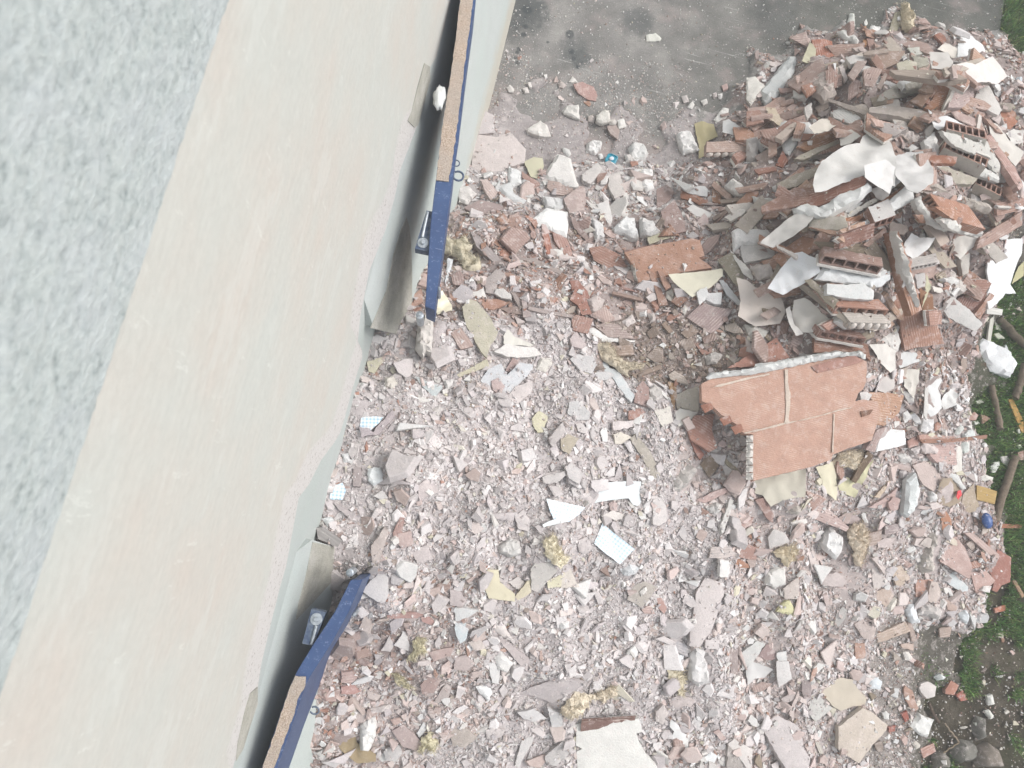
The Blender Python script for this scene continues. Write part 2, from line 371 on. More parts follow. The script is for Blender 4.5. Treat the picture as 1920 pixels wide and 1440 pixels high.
# ---------------------------------------------------------------- house wall
wall = empty('house_wall', (0, 0, 0))
tag(wall, 'tall rendered house wall, grey roughcast above a smooth cream band, rubble at its foot', 'wall')
t = NT('roughcast', .95, .2); wp = t.coord()
g1 = t.noise(wp, 75, 3, .6); g2 = t.noise(t.map(wp, (1, .8, 1)), 44, 5, .72)
c = t.ramp(g1, [(.24, lin('#889190')), (.42, lin('#a9b1b0')), (.62, lin('#b6bdbb'))])
c = t.mix(.5, c, t.ramp(g2, [(.30, G3(.74)), (.45, G3(.95)), (.7, G3(1.04))]), 'MULTIPLY')
c = t.mix(t.ramp(t.noise(wp, 9, 4), [(.4, G3(0)), (.65, G3(.35))]), c, lin('#b7bcc0'))
m_rough = t.out(c, t.bump(g1, .35, .006, t.bump(g2, .4, .01)))
t = NT('smooth_render', .9, .2); wp = t.coord()
def band(t, wp):
    c = t.ramp(t.noise(wp, 2.2, 5, .6), [(.36, lin('#c0c1bb')), (.5, lin('#c2c0b9')), (.64, lin('#c3bdb5'))])
    c = t.mix(t.ramp(t.noise(t.map(wp, (1, 3, 4)), 1., 4, .6), [(.4, G3(0)), (.65, G3(.4))]), c, lin('#bec3be'))
    v = t.noise(t.map(wp, (1, 9, 40)), 1.3, 5, .7)
    c = t.mix(.7, c, t.ramp(v, [(.3, G3(.93)), (.65, G3(1.03))]), 'MULTIPLY')
    c = t.mix(.8, c, t.ramp(t.noise(wp, 60, 5, .75), [(.3, G3(.94)), (.6, G3(1.02))]), 'MULTIPLY')
    c = t.mix(t.ramp(t.noise(t.map(wp, (1, 2.5, 5), (.7, 0, 0)), 1.1, 4, .75), [(.57, G3(0)), (.62, G3(.3))]), c, lin('#cbcdc8'))
    c = t.mix(t.ramp(t.noise(t.map(wp, (1, 1, 1), (0, 0, .4)), 46, 4, .7), [(.26, G3(.5)), (.33, G3(0))]), c, lin('#b3aca2'))
    wv = t.noise(t.map(wp, (1, 14, 3), (.5, 0, 0)), 1.6, 6, .8); c = t.mix(t.ramp(wv, [(.62, G3(0)), (.645, G3(.5)), (.67, G3(0))]), c, lin('#dcded8'))
    return t.mix(t.ramp(t.noise(wp, 150, 2, .5), [(.2, G3(.55)), (.28, G3(0))]), c, lin('#b5ada4'))
c = band(t, wp)
m_band = t.out(c, t.bump(t.noise(wp, 60, 4), .25, .004))
t = NT('painted_edge', .85, .2); wp = t.coord()
c = t.ramp(t.noise(wp, 6, 4, .6), [(.3, lin('#b3b9b6')), (.7, lin('#bdc2c0'))])
c = t.mix(t.ramp(t.noise(wp, 3, 3, .6), [(.4, G3(0)), (.65, G3(.6))]), c, lin('#b0bab5'))
sz_ = t.n('ShaderNodeSeparateXYZ'); t.l(wp, sz_.inputs[0])
lo = t.n('ShaderNodeMapRange', i_From_Min=.28, i_From_Max=.02); t.l(sz_.outputs[2], lo.inputs[0])
c = t.mix(t.math('MULTIPLY', t.ramp(t.math('ADD', lo.outputs[0], t.math('MULTIPLY', t.math('SUBTRACT', t.noise(t.map(wp, (1, 4, 9)), 1.5, 5, .7), .5), 1.2)), [(.35, G3(0)), (.8, G3(1))]), .8), c, lin('#b9b3a6'))
m_edge = t.out(t.mix(1., c, t.ramp(t.noise(wp, 180, 2), [(.25, G3(.85)), (.5, G3(1))]), 'MULTIPLY'), t.bump(t.noise(wp, 90, 4), .4, .004))
t = NT('pitted_arris', .9, .2); wp = t.coord()
c = t.mix(t.ramp(t.noise(wp, 95, 3, .6), [(.34, G3(.8)), (.41, G3(0))]), lin('#c9c6c3'), lin('#8f8882'))
fa = t.n('ShaderNodeVertexColor', layer_name='Col').outputs[0]
m_arris = t.out(t.mix(t.ramp(t.math('MULTIPLY', fa, t.math('ADD', .1, t.math('MULTIPLY', t.noise(wp, 22, 5, .7), 1.8))), [(.06, G3(0)), (.36, G3(1))]), band(t, wp), c), t.bump(t.noise(wp, 100, 3), .6, .006))
t = NT('rough_grey', .95, .15); wp = t.coord()
c = t.ramp(t.noise(wp, 7, 5, .65), [(.3, lin('#96958d')), (.5, lin('#acaaa0')), (.7, lin('#bfbdb6'))])  # greys lightened against the shade that the shutters cast on the wedges
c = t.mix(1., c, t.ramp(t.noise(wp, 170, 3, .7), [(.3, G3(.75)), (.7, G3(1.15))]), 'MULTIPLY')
m_rough_grey = t.out(c, t.bump(t.noise(wp, 150, 4), .6, .005))
def panel(name, P3, mat, th=.03, into=(-1, 0, 0), parent=wall, col=None):
    """flat slab: polygon P3 in space, thickened behind its face"""
    n = len(P3); d = np.array(into)*th
    V = [tuple(p) for p in P3]+[tuple(np.array(p)+d) for p in P3]
    T3 = [tuple(t3) for t3 in tessellate_polygon([[Vector(p) for p in P3]])]
    Fs = T3+[tuple(i+n for i in t3[::-1]) for t3 in T3]+[(i, i+n, (i+1) % n+n, (i+1) % n) for i in range(n)]
    o = mk(name, V, Fs, mat, col, parent); bm = bmesh.new(); bm.from_mesh(o.data); bmesh.ops.recalc_face_normals(bm, faces=bm.faces); bm.to_mesh(o.data); bm.free(); return o
A0, A1 = up_x(415, 0, 0), up_x(0, 1260, 0)
za = lambda y: A0[2]+(A1[2]-A0[2])*(y-A0[1])/(A1[1]-A0[1])
ZA = (A0[2]+A1[2])/2
def grid_wall(name, y0, y1, zl, zh, X, mat, step, amp, seed):
    ys = np.arange(y0, y1, step); zs_ = np.linspace(0, 1, max(3, int((zh(0)-zl(0))/step))); V = []; Fs = []
    for z in zs_:
        for y in ys:
            zz = zl(y)+(zh(y)-zl(y))*z
            V.append((X+amp*(noise.noise((y*70, zz*70, seed))+.6*noise.noise((y*150, zz*150, seed))), y, zz))
    m = len(ys)
    for j in range(len(zs_)-1):
        for i in range(m-1): k = j*m+i; Fs.append((k, k+1, k+m+1, k+m))
    return mk(name, V, Fs, mat, parent=wall, smooth=True)
grid_wall('roughcast_face', -1.3, 1.3, lambda y: za(y)-.001, lambda y: za(y)+.75, 0.0085, m_rough, .007, .0016, 3)
panel('upper_wall', [(-.012, -8, 2.4), (-.012, 8, 2.4), (-.012, 8, 8), (-.012, -8, 8)], m_rough, .3)
e1 = PX('0', '860 -60 855 0 822 100 807 125 806 150 799 180 781 238') + PX('G', '600 0 560 200 490 450 370 750 300 1100')
e1 += PX('I', '775 105 812 120 836 170 838 210 815 280 770 430 742 540 715 630 680 690 645 735 605 790 575 850 540 920 480 1000 430 1170 390 1300 350 1440')[1:]
e1 = e1[:-3]+PX('H', '290 300 250 440 210 600 150 850 130 985 85 1180 40 1330 0 1400') + PX('0', '420 1500')
XB = .004
E1 = [up_x(x, y, XB) for x, y in e1]
jb = []
for i in range(len(E1)-1):
    a, b = np.array(E1[i]), np.array(E1[i+1])
    for k in range(4):
        q_ = a+(b-a)*k/4
        if k: q_ = q_+np.array([0, 0, .004*noise.noise((q_[1]*30, q_[2]*30, 5))])
        jb.append(q_)
jb.append(np.array(E1[-1]))
ya, yb = E1[0][1], E1[-1][1]
face = [(XB, 8, za(8)+.004)]+[(XB, 8, E1[0][2]-.02)]+[tuple(p) for p in jb]+[(XB, -8, E1[-1][2]), (XB, -8, za(-8)+.004)]
panel('cream_band', face, m_band, .28)
# pitted arris: narrow strip standing 2.5 mm proud along the lower edge of the band
st = [np.array(p) for p in jb[18:-2]]
V = []; Fs = []; AF = []
for i, p in enumerate(st):
    w = .32+.14*noise.noise((p[1]*4, 0, 3)); w = max(.02, w*min(1, min(i, len(st)-1-i)/9))
    for k in range(5): V.append((p[0]+(.0004, .0004, .0004, .0003, -.0015)[k], p[1], p[2]+w*k/4)); AF.append((1-k/4,)*3)
for i in range(len(st)-1):
    for k in range(4): a_ = i*5+k; Fs.append((a_, a_+5, a_+6, a_+1))
ar = mk('pitted_arris', V, Fs, m_arris, np.hstack([np.array(AF), np.ones((len(AF), 1))]), parent=wall)
# recessed strip under the band
e2 = PX('0', '872 -60 862 0 836 100 812 200') + PX('G', '800 0 640 340 540 640 490 900 420 1190') + PX('I', '875 190 862 240 888 370 850 500 812 640 760 695 725 760 680 880 640 1000 590 1190 540 1370')
e2 += PX('H', '460 150 440 200 400 370 345 605 330 700 250 1000 175 1200 110 1350') + PX('0', '455 1500')
E2 = [up_x(x, y, -.012) for x, y in e2]
face2 = [(-.012, 8, 2.3), (-.012, 8, E2[0][2])]+[tuple(p) for p in E2]+[(-.012, -8, E2[-1][2]), (-.012, -8, 2.3)]
panel('recessed_strip', face2, m_edge, .25)
# battered lower wall either side of the opening
PB = (0., 0., 1.08); NB = np.array([1.08, 0, .205]); NB /= np.linalg.norm(NB)
def bat(x, y, d=0.): return up_pl(x, y, np.array(PB)+NB*d, NB)
top_end = [bat(772, 632), bat(700, 612)]; bot_end = [bat(660, 1036), bat(585, 1012)]
yt, ybt = float(np.mean([p[1] for p in top_end])), float(np.mean([p[1] for p in bot_end]))
bz = lambda z: .205*(1.08-z)/1.08
def pier(name, P, mat, d=0.): return panel(name, P, mat, .3, into=tuple(-NB))
a, b = top_end[0], top_end[1]
pier('lower_wall', [(bz(0)+.0, a[1]-.0, -.02)]+[tuple(a), tuple(b), (bz(1.3), b[1]+.1, 1.3), (bz(1.3), 8, 1.3), (bz(-.02), 8, -.02)], m_edge)
a, b = bot_end
pier('lower_wall', [(bz(-.02), a[1], -.02), (bz(-.02), -8, -.02), (bz(1.3), -8, 1.3), (bz(1.3), b[1]-.1, 1.3), tuple(b), tuple(a)], m_edge)
# grey patches: a wedge on each pier face, two chips on the band
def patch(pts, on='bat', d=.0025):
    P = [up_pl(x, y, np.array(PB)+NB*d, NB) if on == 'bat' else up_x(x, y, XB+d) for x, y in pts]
    return panel('grey_patch', P, m_rough_grey, .002, into=tuple(-NB) if on == 'bat' else (-1, 0, 0))
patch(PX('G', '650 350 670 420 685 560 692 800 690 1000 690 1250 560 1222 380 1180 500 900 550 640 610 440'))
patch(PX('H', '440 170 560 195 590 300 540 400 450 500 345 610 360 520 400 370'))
patch(PX('J', '625 475 665 500 668 600 640 700 620 790 575 940 550 955 500 905 530 840 575 650'), 'x', .0032)
patch(PX('H', '130 985 130 1080 90 1200 50 1330 10 1400 20 1300 60 1120 90 1020'), 'x', .0032)
# reveals and the dark room behind the opening
for (p0, s) in ((a, -1), (top_end[0], 1)):
    pass
t = NT('dark_interior', .95, .1); m_dark = t.out(lin('#4a4542'))
panel('inner_wall', [(-.75, -4, -.1), (-.75, 4, -.1), (-.75, 4, 2.6), (-.75, -4, 2.6)], m_dark, .05)

# ---------------------------------------------------------------- shutters
t = NT('blue_paint', .5, .3); wp = t.coord()
c = t.ramp(t.noise(wp, 5, 4, .6), [(.35, lin('#34476c')), (.7, lin('#3d5379'))])
c = t.mix(t.ramp(t.noise(wp, 70, 5, .75), [(.56, G3(0)), (.70, G3(.6))]), c, lin('#8f9cb4'))
c = t.mix(t.ramp(t.noise(t.map(wp, (8, 90, 8), (0, 0, .1)), 2., 5, .8), [(.64, G3(0)), (.67, G3(.6))]), c, lin('#aab2bf'))
c = t.mix(t.ramp(t.noise(wp, 28, 5, .8), [(.66, G3(0)), (.70, G3(.7))]), c, lin('#6d5a4c'))
sepn = t.n('ShaderNodeNewGeometry')
m_blue = t.out(c, t.bump(t.noise(wp, 40, 2), .08, .002))
t = NT('gritty_sand', 1., .1); wp = t.coord()
c = t.ramp(t.noise(wp, 230, 3, .7), [(.3, lin('#8c7a6a')), (.5, lin('#b3a292')), (.68, lin('#d3c6ba'))])
c = t.mix(t.ramp(t.noise(wp, 8, 3), [(.4, G3(0)), (.6, G3(.4))]), c, lin('#a8a39e'))
m_sand = t.out(c, t.bump(t.noise(wp, 250, 3), 1., .006))
t = NT('galvanised_steel', .45, .5); t.b.inputs['Metallic'].default_value = .6; wp = t.coord()
m_steel = t.out(t.ramp(t.noise(wp, 60, 4), [(.3, lin('#8a929a')), (.7, lin('#bcc3c8'))]))
t = NT('bracket_paint', .6, .3); m_brk = t.out(t.ramp(t.noise(t.coord(), 60, 4), [(.4, lin('#3d4c66')), (.65, lin('#6b7580'))]))
ZS = 1.15
def prism_px(name, pts, z1, z0, mat, parent, bev=.002, inset=0.):
    P = [up_z(x, y, z1) for x, y in pts]
    if inset:
        c0 = np.mean(P, 0); P = [p+(c0-p)/np.linalg.norm(c0-p)*inset for p in P]
    n = len(P); V = [(p[0], p[1], z1) for p in P]+[(p[0], p[1], z0) for p in P]
    Fs = [tuple(range(n)), tuple(range(2*n-1, n-1, -1))]+[(i, i+n, (i+1) % n+n, (i+1) % n) for i in range(n)]
    o = mk(name, V, Fs, mat, parent=parent); bm = bmesh.new(); bm.from_mesh(o.data); bmesh.ops.recalc_face_normals(bm, faces=bm.faces)
    if bev: bmesh.ops.bevel(bm, geom=bm.edges[:], offset=bev, segments=2, affect='EDGES', clamp_overlap=True)
    bm.to_mesh(o.data); bm.free(); return o
def lathe(name, c, rings, mat, parent, n=20):
    V = []; Fs = []
    for r, z in rings: V += [(c[0]+r*math.cos(2*PI*k/n), c[1]+r*math.sin(2*PI*k/n), c[2]+z) for k in range(n)]
    for j in range(len(rings)-1):
        for k in range(n): Fs.append((j*n+k, j*n+(k+1) % n, (j+1)*n+(k+1) % n, (j+1)*n+k))
    Fs.append(tuple(range(n-1, -1, -1))); Fs.append(tuple(range((len(rings)-1)*n, len(rings)*n)))
    return mk(name, V, Fs, mat, parent=parent)
PI = math.pi
def tube(name, pts, r, mat, parent=None, n=8, col=None, taper=None):
    V = []; Fs = []; pts = [Vector(p) for p in pts]
    for i, p in enumerate(pts):
        d = (pts[min(i+1, len(pts)-1)]-pts[max(i-1, 0)]).normalized(); u = d.cross(Vector((0, .1, 1))).normalized(); w = d.cross(u)
        rr = r*(taper[i] if taper else 1)
        V += [tuple(p+(u*math.cos(2*PI*k/n)+w*math.sin(2*PI*k/n))*rr) for k in range(n)]
    for i in range(len(pts)-1):
        for k in range(n): Fs.append((i*n+k, i*n+(k+1) % n, (i+1)*n+(k+1) % n, (i+1)*n+k))
    Fs.append(tuple(range(n-1, -1, -1))); Fs.append(tuple(range((len(pts)-1)*n, len(pts)*n)))
    return mk(name, V, Fs, mat, col, parent, smooth=True)
def shutter(label, left, right, sand, zbot, bolts, small, loops):
    rt = empty('shutter', tuple(up_z(*right[-2], ZS))); tag(rt, label, 'shutter', 'blue metal shutters folded back beside the opening')
    bpy.context.view_layer.update()
    poly = left+right[::-1]
    prism_px('top_rail', poly, ZS, ZS-.07, m_blue, None).parent = rt
    prism_px('panel', poly, ZS-.071, zbot, m_blue, None, inset=.007).parent = rt
    prism_px('bottom_rail', poly, zbot-.001, zbot-.06, m_blue, None).parent = rt
    # gritty sand lying on the top rail
    P = [Vector(up_z(x, y, ZS)[:2]) for x, y in sand]; P = jag_poly(P, .012, .003, 3); v, f = tri_poly(P, .012)
    V, Fs = solid_from(v, f, lambda x, y: ZS+.0075+.003*noise.noise((x*120, y*120, 0)), .0, 0)
    for k in range(len(V)//2, len(V)): V[k] = (V[k][0], V[k][1], ZS+.001)
    mk('sand_layer', V, Fs, m_sand, parent=rt)
    for (bx_, by_, r, tail) in bolts:
        c = up_z(bx_, by_, ZS-.02); c2 = up_z(tail[0], tail[1], ZS-.02)
        d = Vector((c2[0]-c[0], c2[1]-c[1], 0)); L = d.length; d.normalize(); u = Vector((-d.y, d.x, 0)); hw = r*1.25
        cv = Vector(c)
        V = [cv-d*hw*1.1-u*hw, cv+d*L-u*hw, cv+d*L+u*hw*.5, cv-d*hw*1.1+u*hw]; V = [p+Vector((0, 0, -.004)) for p in V]+[p+Vector((0, 0, -.055)) for p in V]
        br = mk('hinge_bracket', V, [(0, 1, 2, 3), (7, 6, 5, 4), (0, 4, 5, 1), (1, 5, 6, 2), (2, 6, 7, 3), (3, 7, 4, 0)], m_brk, parent=rt)
        lathe('washer', (c[0], c[1], c[2]-.004), [(r, .001), (r, .004), (r*.55, .0045)], m_steel, br)
        lathe('bolt_head', (c[0], c[1], c[2]), [(r*.45, .001), (r*.45, .010), (r*.3, .013)], m_steel, br, 10)
        sl_ = Vector(c)+u*hw*.25; e_ = sl_+d*L*.95
        tube('hinge_arm', [sl_+d*r, e_], r*.28, m_steel, br)
    for (bx_, by_, r) in small:
        c = up_z(bx_, by_, ZS-.03); w = lathe('hinge_pin', c, [(r, -.12), (r, 0), (r*.6, .004)], m_steel, rt)
        lathe('pin_head', c, [(r*.45, .005), (r*.45, .012), (r*.3, .014)], m_steel, w, 10)
    for (lx, ly, r) in loops:
        c = Vector(up_z(lx, ly, ZS-.08)); pts = [c+Vector((math.cos(a_)*r*1.2, math.sin(a_)*r, .25*r*math.sin(a_*1.3))) for a_ in np.linspace(-2.6, 2.4, 12)]
        tube('catch_ring', pts, r*.24, m_brk, rt)
    bpy.context.view_layer.update()
    for ch in rt.children: ch.matrix_parent_inverse = rt.matrix_world.inverted()
    return rt
L1 = PX('0', '871 -90') + PX('J', '888 0 850 360 800 680 750 1000 710 1340') + PX('0', '807 420 802 500 797 574')
R1 = PX('0', '900 -90') + PX('J', '1004 0 955 360 915 700 885 1000 840 1300') + PX('0', '837 420 826 500 815 582')
S1 = PX('0', '872 -88 896 -88') + PX('J', '990 0 940 360 898 700 862 1000 808 1365 710 1355 752 1000 802 680 852 360 890 0')
shutter('upper blue shutter leaf folded back on the wall, brown sand along its top rail', L1, R1, S1, .86,
        [(793, 455, .021, (806, 395))], [(787, 591, .015), (823, 541, .008)], [(859, 330, .018), (855, 306, .012)])
L2 = PX('0', '657 1088 628 1147 588 1207 557 1258 541 1293 524 1343 491 1440 455 1550')
R2 = PX('0', '680 1086 654 1147 621 1207 579 1272 566 1305 553 1345 519 1440 483 1550')
S2 = PX('0', '554 1266 574 1268 573 1285 561 1305 549 1345 514 1440 481 1548 457 1548 493 1440 526 1343 543 1293')
shutter('lower blue shutter leaf sloping down from the pile, its glossy outer face showing', L2, R2, S2, .10,
        [(593, 1161, .021, (580, 1210))], [(656, 1074, .014), (664, 1152, .008)], [(590, 1332, .013)])
# ---------------------------------------------------------------- where things rest: depth map of the heap as laid up so far
RS = 4; RX0, RX1, RY0, RY1 = 380, 2140, -120, 1600
rx = np.arange(RX0, RX1, RS)+RS/2; ry = np.arange(RY0, RY1, RS)+RS/2
RXX, RYY = np.meshgrid(rx, ry)
DIR = np.einsum('ij,yxj->yxi', R_, np.stack([RXX-960, 720-RYY, np.full(RXX.shape, -F)], -1))
TOP = np.zeros(RXX.shape)
for _ in range(14):
    k = (TOP-CAM[2])/DIR[..., 2]; P_ = CAM[:2]+DIR[..., :2]*k[..., None]
    TOP = TOP*.4+.6*np.maximum(0, heap(P_[..., 0], P_[..., 1]))
HMASK = np.zeros(TOP.shape, int); BARE = TOP.copy()
def inside_v(P, X, Y):
    c = np.zeros(X.shape, bool); j = len(P)-1
    for i in range(len(P)):
        xi, yi = P[i]; xj, yj = P[j]
        if yi != yj: c ^= ((yi > Y) != (yj > Y)) & (X < (xj-xi)*(Y-yi)/(yj-yi)+xi)
        j = i
    return c
MASKV = [1]
def fit_plane(pts, tx, ty, th, follow, lift, fixed=None):
    """centre point and normal of a plate that rests on what already lies there"""
    cx = sum(p[0] for p in pts)/len(pts); cy = sum(p[1] for p in pts)/len(pts)
    i = int(np.clip((cy-RY0)/RS, 0, TOP.shape[0]-1)); j = int(np.clip((cx-RX0)/RS, 0, TOP.shape[1]-1)); z = TOP[i, j]
    c = up_z(cx, cy, z); _, sx_, sy_ = smooth_heap(c[0], c[1], .09)
    n = np.array([-(sx_*follow+tx), -(sy_*follow+ty), 1.]); n /= np.linalg.norm(n)
    m = inside_v(pts, RXX, RYY)
    if m.any():
        d = DIR[m]; pz = CAM[2]+d[:, 2]*((c-CAM)@n)/(d@n)
        up = np.percentile(TOP[m]-pz, 80)+th*.75+.003+lift
        if fixed is not None: up = fixed-c[2]
        c = up_z(cx, cy, c[2]+up)
        pz = CAM[2]+d[:, 2]*((c-CAM)@n)/(d@n); TOP[m] = np.maximum(TOP[m]*0+pz, BARE[m]); HMASK[m] = MASKV[0]
    return c, n, cx, cy
def frame(c, n, ang=None, along=None):
    nz = Vector(n)
    if along is not None: x = Vector(along)
    else: x = Vector((math.cos(ang), math.sin(ang), 0))
    x = (x-nz*x.dot(nz)).normalized(); y = nz.cross(x)
    return Matrix(((x.x, y.x, nz.x, c[0]), (x.y, y.y, nz.y, c[1]), (x.z, y.z, nz.z, c[2]), (0, 0, 0, 1)))
def edge_dist(P):
    A = np.array([(p[0], p[1]) for p in P]); B = np.roll(A, -1, 0); D = B-A; L = (D**2).sum(1)+1e-12
    def f(x, y):
        q_ = np.array((x, y))-A; t_ = np.clip((q_*D).sum(1)/L, 0, 1)[:, None]; return float(np.sqrt(((q_-D*t_)**2).sum(1)).min())
    return f
def var(h, s=.05, sat=.86, kk=.80):
    c = lin(h) if isinstance(h, str) else h; k = 1+random.uniform(-s, s); return tuple(min(.85, v*k) for v in tone(c, sat, kk))
HER = []          # every traced piece: (object, pixel centre, noun phrase)
def col_word(h):
    c = h.lstrip('#'); r, g, b = [int(c[i:i+2], 16) for i in (0, 2, 4)]; mx, mn = max(r, g, b), min(r, g, b); s = mx-mn
    if b >= r and mx > 190: return 'bluish white'
    if s < 14: return 'white' if mx > 222 else 'pale grey' if mx > 195 else 'grey'
    if r-g < 14 and g-b > 18: return 'yellowish cream' if mx > 200 else 'mustard yellow'
    if mx > 205: return 'cream' if g-b > 10 else 'pale pink'
    if mx > 180: return 'dusty pink' if r-g > 15 and r-g < 34 else 'terracotta' if r-g >= 34 else 'pinkish grey'
    return 'reddish brown' if r-g > 30 else 'dull brown' if g-b > 10 or r-g > 14 else 'purplish grey'
KIND = {'W': ('plaster_chunk', 'plaster chunk', 'plaster', 'white', .035), 'w': ('plaster_slab', 'flat piece of plaster', 'plaster', 'chip', .018),
        'R': ('rubble_lump', 'rough mortar lump', 'mortar lump', 'chip', .05),
        'B': ('brick_slab', 'grooved brick piece', 'brick', 'brick', .022), 'b': ('tile_shard', 'flat tile shard', 'brick', 'clay', .012),
        'P': ('paper_sheet', 'curled sheet of wall lining', 'wall lining', 'sheet', .0016), 'F': ('insulation_wool', 'tuft of insulation wool', 'insulation', 'wool', .03),
        'D': ('wood_strip', 'strip of wood', 'wood', 'wood', .014), 'S': ('stone', 'rounded stone', 'stone', 'chip', .04)}
def plate(K, pts, colr, label=None, th=None, tx=None, ty=None, follow=.6, lift=0., jag=None, amp=None, mat=None, name=None, cat=None,
          parent=None, fixed=None, along=None, step=None, phrase=None, group=None, coat=0.):
    nm, noun, ct, m0, th0 = KIND[K]; th = th or th0
    sd_ = random.random()*90
    tx = random.uniform(-.12, .12) if tx is None else tx; ty = random.uniform(-.12, .12) if ty is None else ty
    if K == 'P': lift += .010
    MASKV[0] = 2 if (K in 'PF' or min(lin(colr)) > .62 or 'huge slab' in str(label)) else 1
    c, n, cx, cy = fit_plane(pts, tx, ty, th, follow, lift, fixed); MASKV[0] = 1
    al = None
    P3 = [up_pl(x, y, c, n) for x, y in pts]
    e = max(range(len(P3)), key=lambda i: np.linalg.norm(P3[i]-P3[i-1])); al = P3[e]-P3[e-1]
    if along is not None:
        a_, b_ = PX(along[0], along[1]); al = up_pl(b_[0], b_[1], c, n)-up_pl(a_[0], a_[1], c, n)
    M = frame(c, n, along=al); Mi = M.inverted(); P2 = [(Mi @ Vector(p)).to_2d() for p in P3]
    size = math.sqrt(abs(sum(P2[i].x*P2[(i+1) % len(P2)].y-P2[(i+1) % len(P2)].x*P2[i].y for i in range(len(P2))))/2)
    jag = (.0035 if K in 'WwRS' else .0025 if K in 'Bb' else .0022 if K == 'P' else .012 if K == 'F' else .0008) if jag is None else jag
    st_ = step or max(.008, min(.016, size/8)); Q = jag_poly(P2, st_, jag, sd_)
    sp_ = {'P': max(.014, size/14), 'F': .010, 'W': max(.010, size/8), 'R': max(.012, size/9), 'S': max(.012, size/7)}.get(K, max(.02, size/6))
    if K == 'D': sp_ = .05
    v, f = tri_poly(Q, sp_); ed = edge_dist(Q)
    if K == 'P':
        A = amp*.8 if amp is not None else min(.028, size*.11); ax = random.uniform(0, 6.28)
        fq = 1.5/(size+.05); zf = lambda x, y: A*(1.1*noise.noise((x*fq+sd_, y*fq, sd_))-1.3*abs(noise.noise((x*fq*1.9+sd_, y*fq*1.9, 3)))-.35*abs(noise.noise((x*19+sd_, y*19, 1))))+A*1.2*((x*math.cos(ax)+y*math.sin(ax))/(size+.01))**2*.8
        V, Fs = solid_from(v, f, zf, th); n0 = len(V)//2
        for i in range(n0): V[n0+i] = (V[i][0], V[i][1], V[i][2]-th)
    elif K == 'F':
        zf = lambda x, y: th*.7*min(1, ed(x, y)/.022)**.6*(.6+1.1*noise.noise((x*34+sd_, y*34, 0)))+.010*noise.noise((x*110, y*110, sd_))
        V, Fs = solid_from(v, f, zf, th*.4)
        nn = len(v)
        for _ in range(int(520*min(3, size/.1))):
            a_ = random.choice(V[:nn]); L = random.uniform(.008, .03); g_ = random.gauss(sd_, .9); dz = random.uniform(-.05, .55)
            p0 = Vector(a_)-Vector((0, 0, .002)); d_ = Vector((math.cos(g_), math.sin(g_), dz)); k0 = len(V); s_ = Vector((-math.sin(g_), math.cos(g_), 0))*.0011
            V += [tuple(p0-s_), tuple(p0+s_), tuple(p0+d_*L*.5+Vector((0, 0, .004))), tuple(p0+d_*L)]; Fs += [(k0, k0+1, k0+2), (k0+1, k0+3, k0+2)]
    else:
        a0 = {'W': .35, 'R': .55, 'S': .25, 'w': .12, 'B': .05, 'b': .05, 'D': 0}[K]*th if amp is None else amp
        ch = {'W': .012, 'R': .03, 'S': .03, 'w': .003, 'B': .0015, 'b': .0012, 'D': .001}[K]; dr = {'W': .4, 'R': .8, 'S': .9}.get(K, .12)
        zf = lambda x, y: a0*(noise.noise((x*24+sd_, y*24, 0))+.6*noise.noise((x*70+sd_, y*70, 2)))-th*dr*max(0, 1-ed(x, y)/ch)**1.5
        V, Fs = solid_from(v, f, zf, th)
    cc = var(colr, .05, .5 if K == 'F' else .7 if K == 'P' else .86, .83 if K in 'WP' else .80)
    if K == 'F': cc = (cc[0], cc[1]*.94, cc[2]*.98)
    o = mk(name or nm, V, Fs, MAT[mat or m0], cc, None, M, smooth=(K in 'PFS'))
    if coat:
        zb = -th-.001; Lq = len(Q); cq = Vector((sum(p.x for p in Q)/Lq, sum(p.y for p in Q)/Lq))
        R2 = [cq+(p-cq)*(1.04+.05*noise.noise((p.x*60, p.y*60, sd_))) for p in Q]; V3 = [(p.x, p.y, zb) for p in R2]+[(p.x, p.y, zb-coat) for p in R2]
        F3 = [tuple(t3) for t3 in tessellate_polygon([[Vector((p.x, p.y, 0)) for p in R2]])]; F3 = F3+[tuple(i+Lq for i in t3[::-1]) for t3 in F3]+[(i, i+Lq, (i+1) % Lq+Lq, (i+1) % Lq) for i in range(Lq)]
        mk('plaster_layer', V3, F3, MAT['white'], var('#e0dad2'), o)
    if parent is not None:
        bpy.context.view_layer.update(); o.parent = parent; o.matrix_parent_inverse = parent.matrix_world.inverted(); return o
    o['category'] = cat or ct; o['_c'] = (cx, cy)
    if group: o['group'] = group
    HER.append(dict(o=o, c=(cx, cy), size=size, col=colr, noun=noun, label=label, phrase=phrase, K=K)); return o
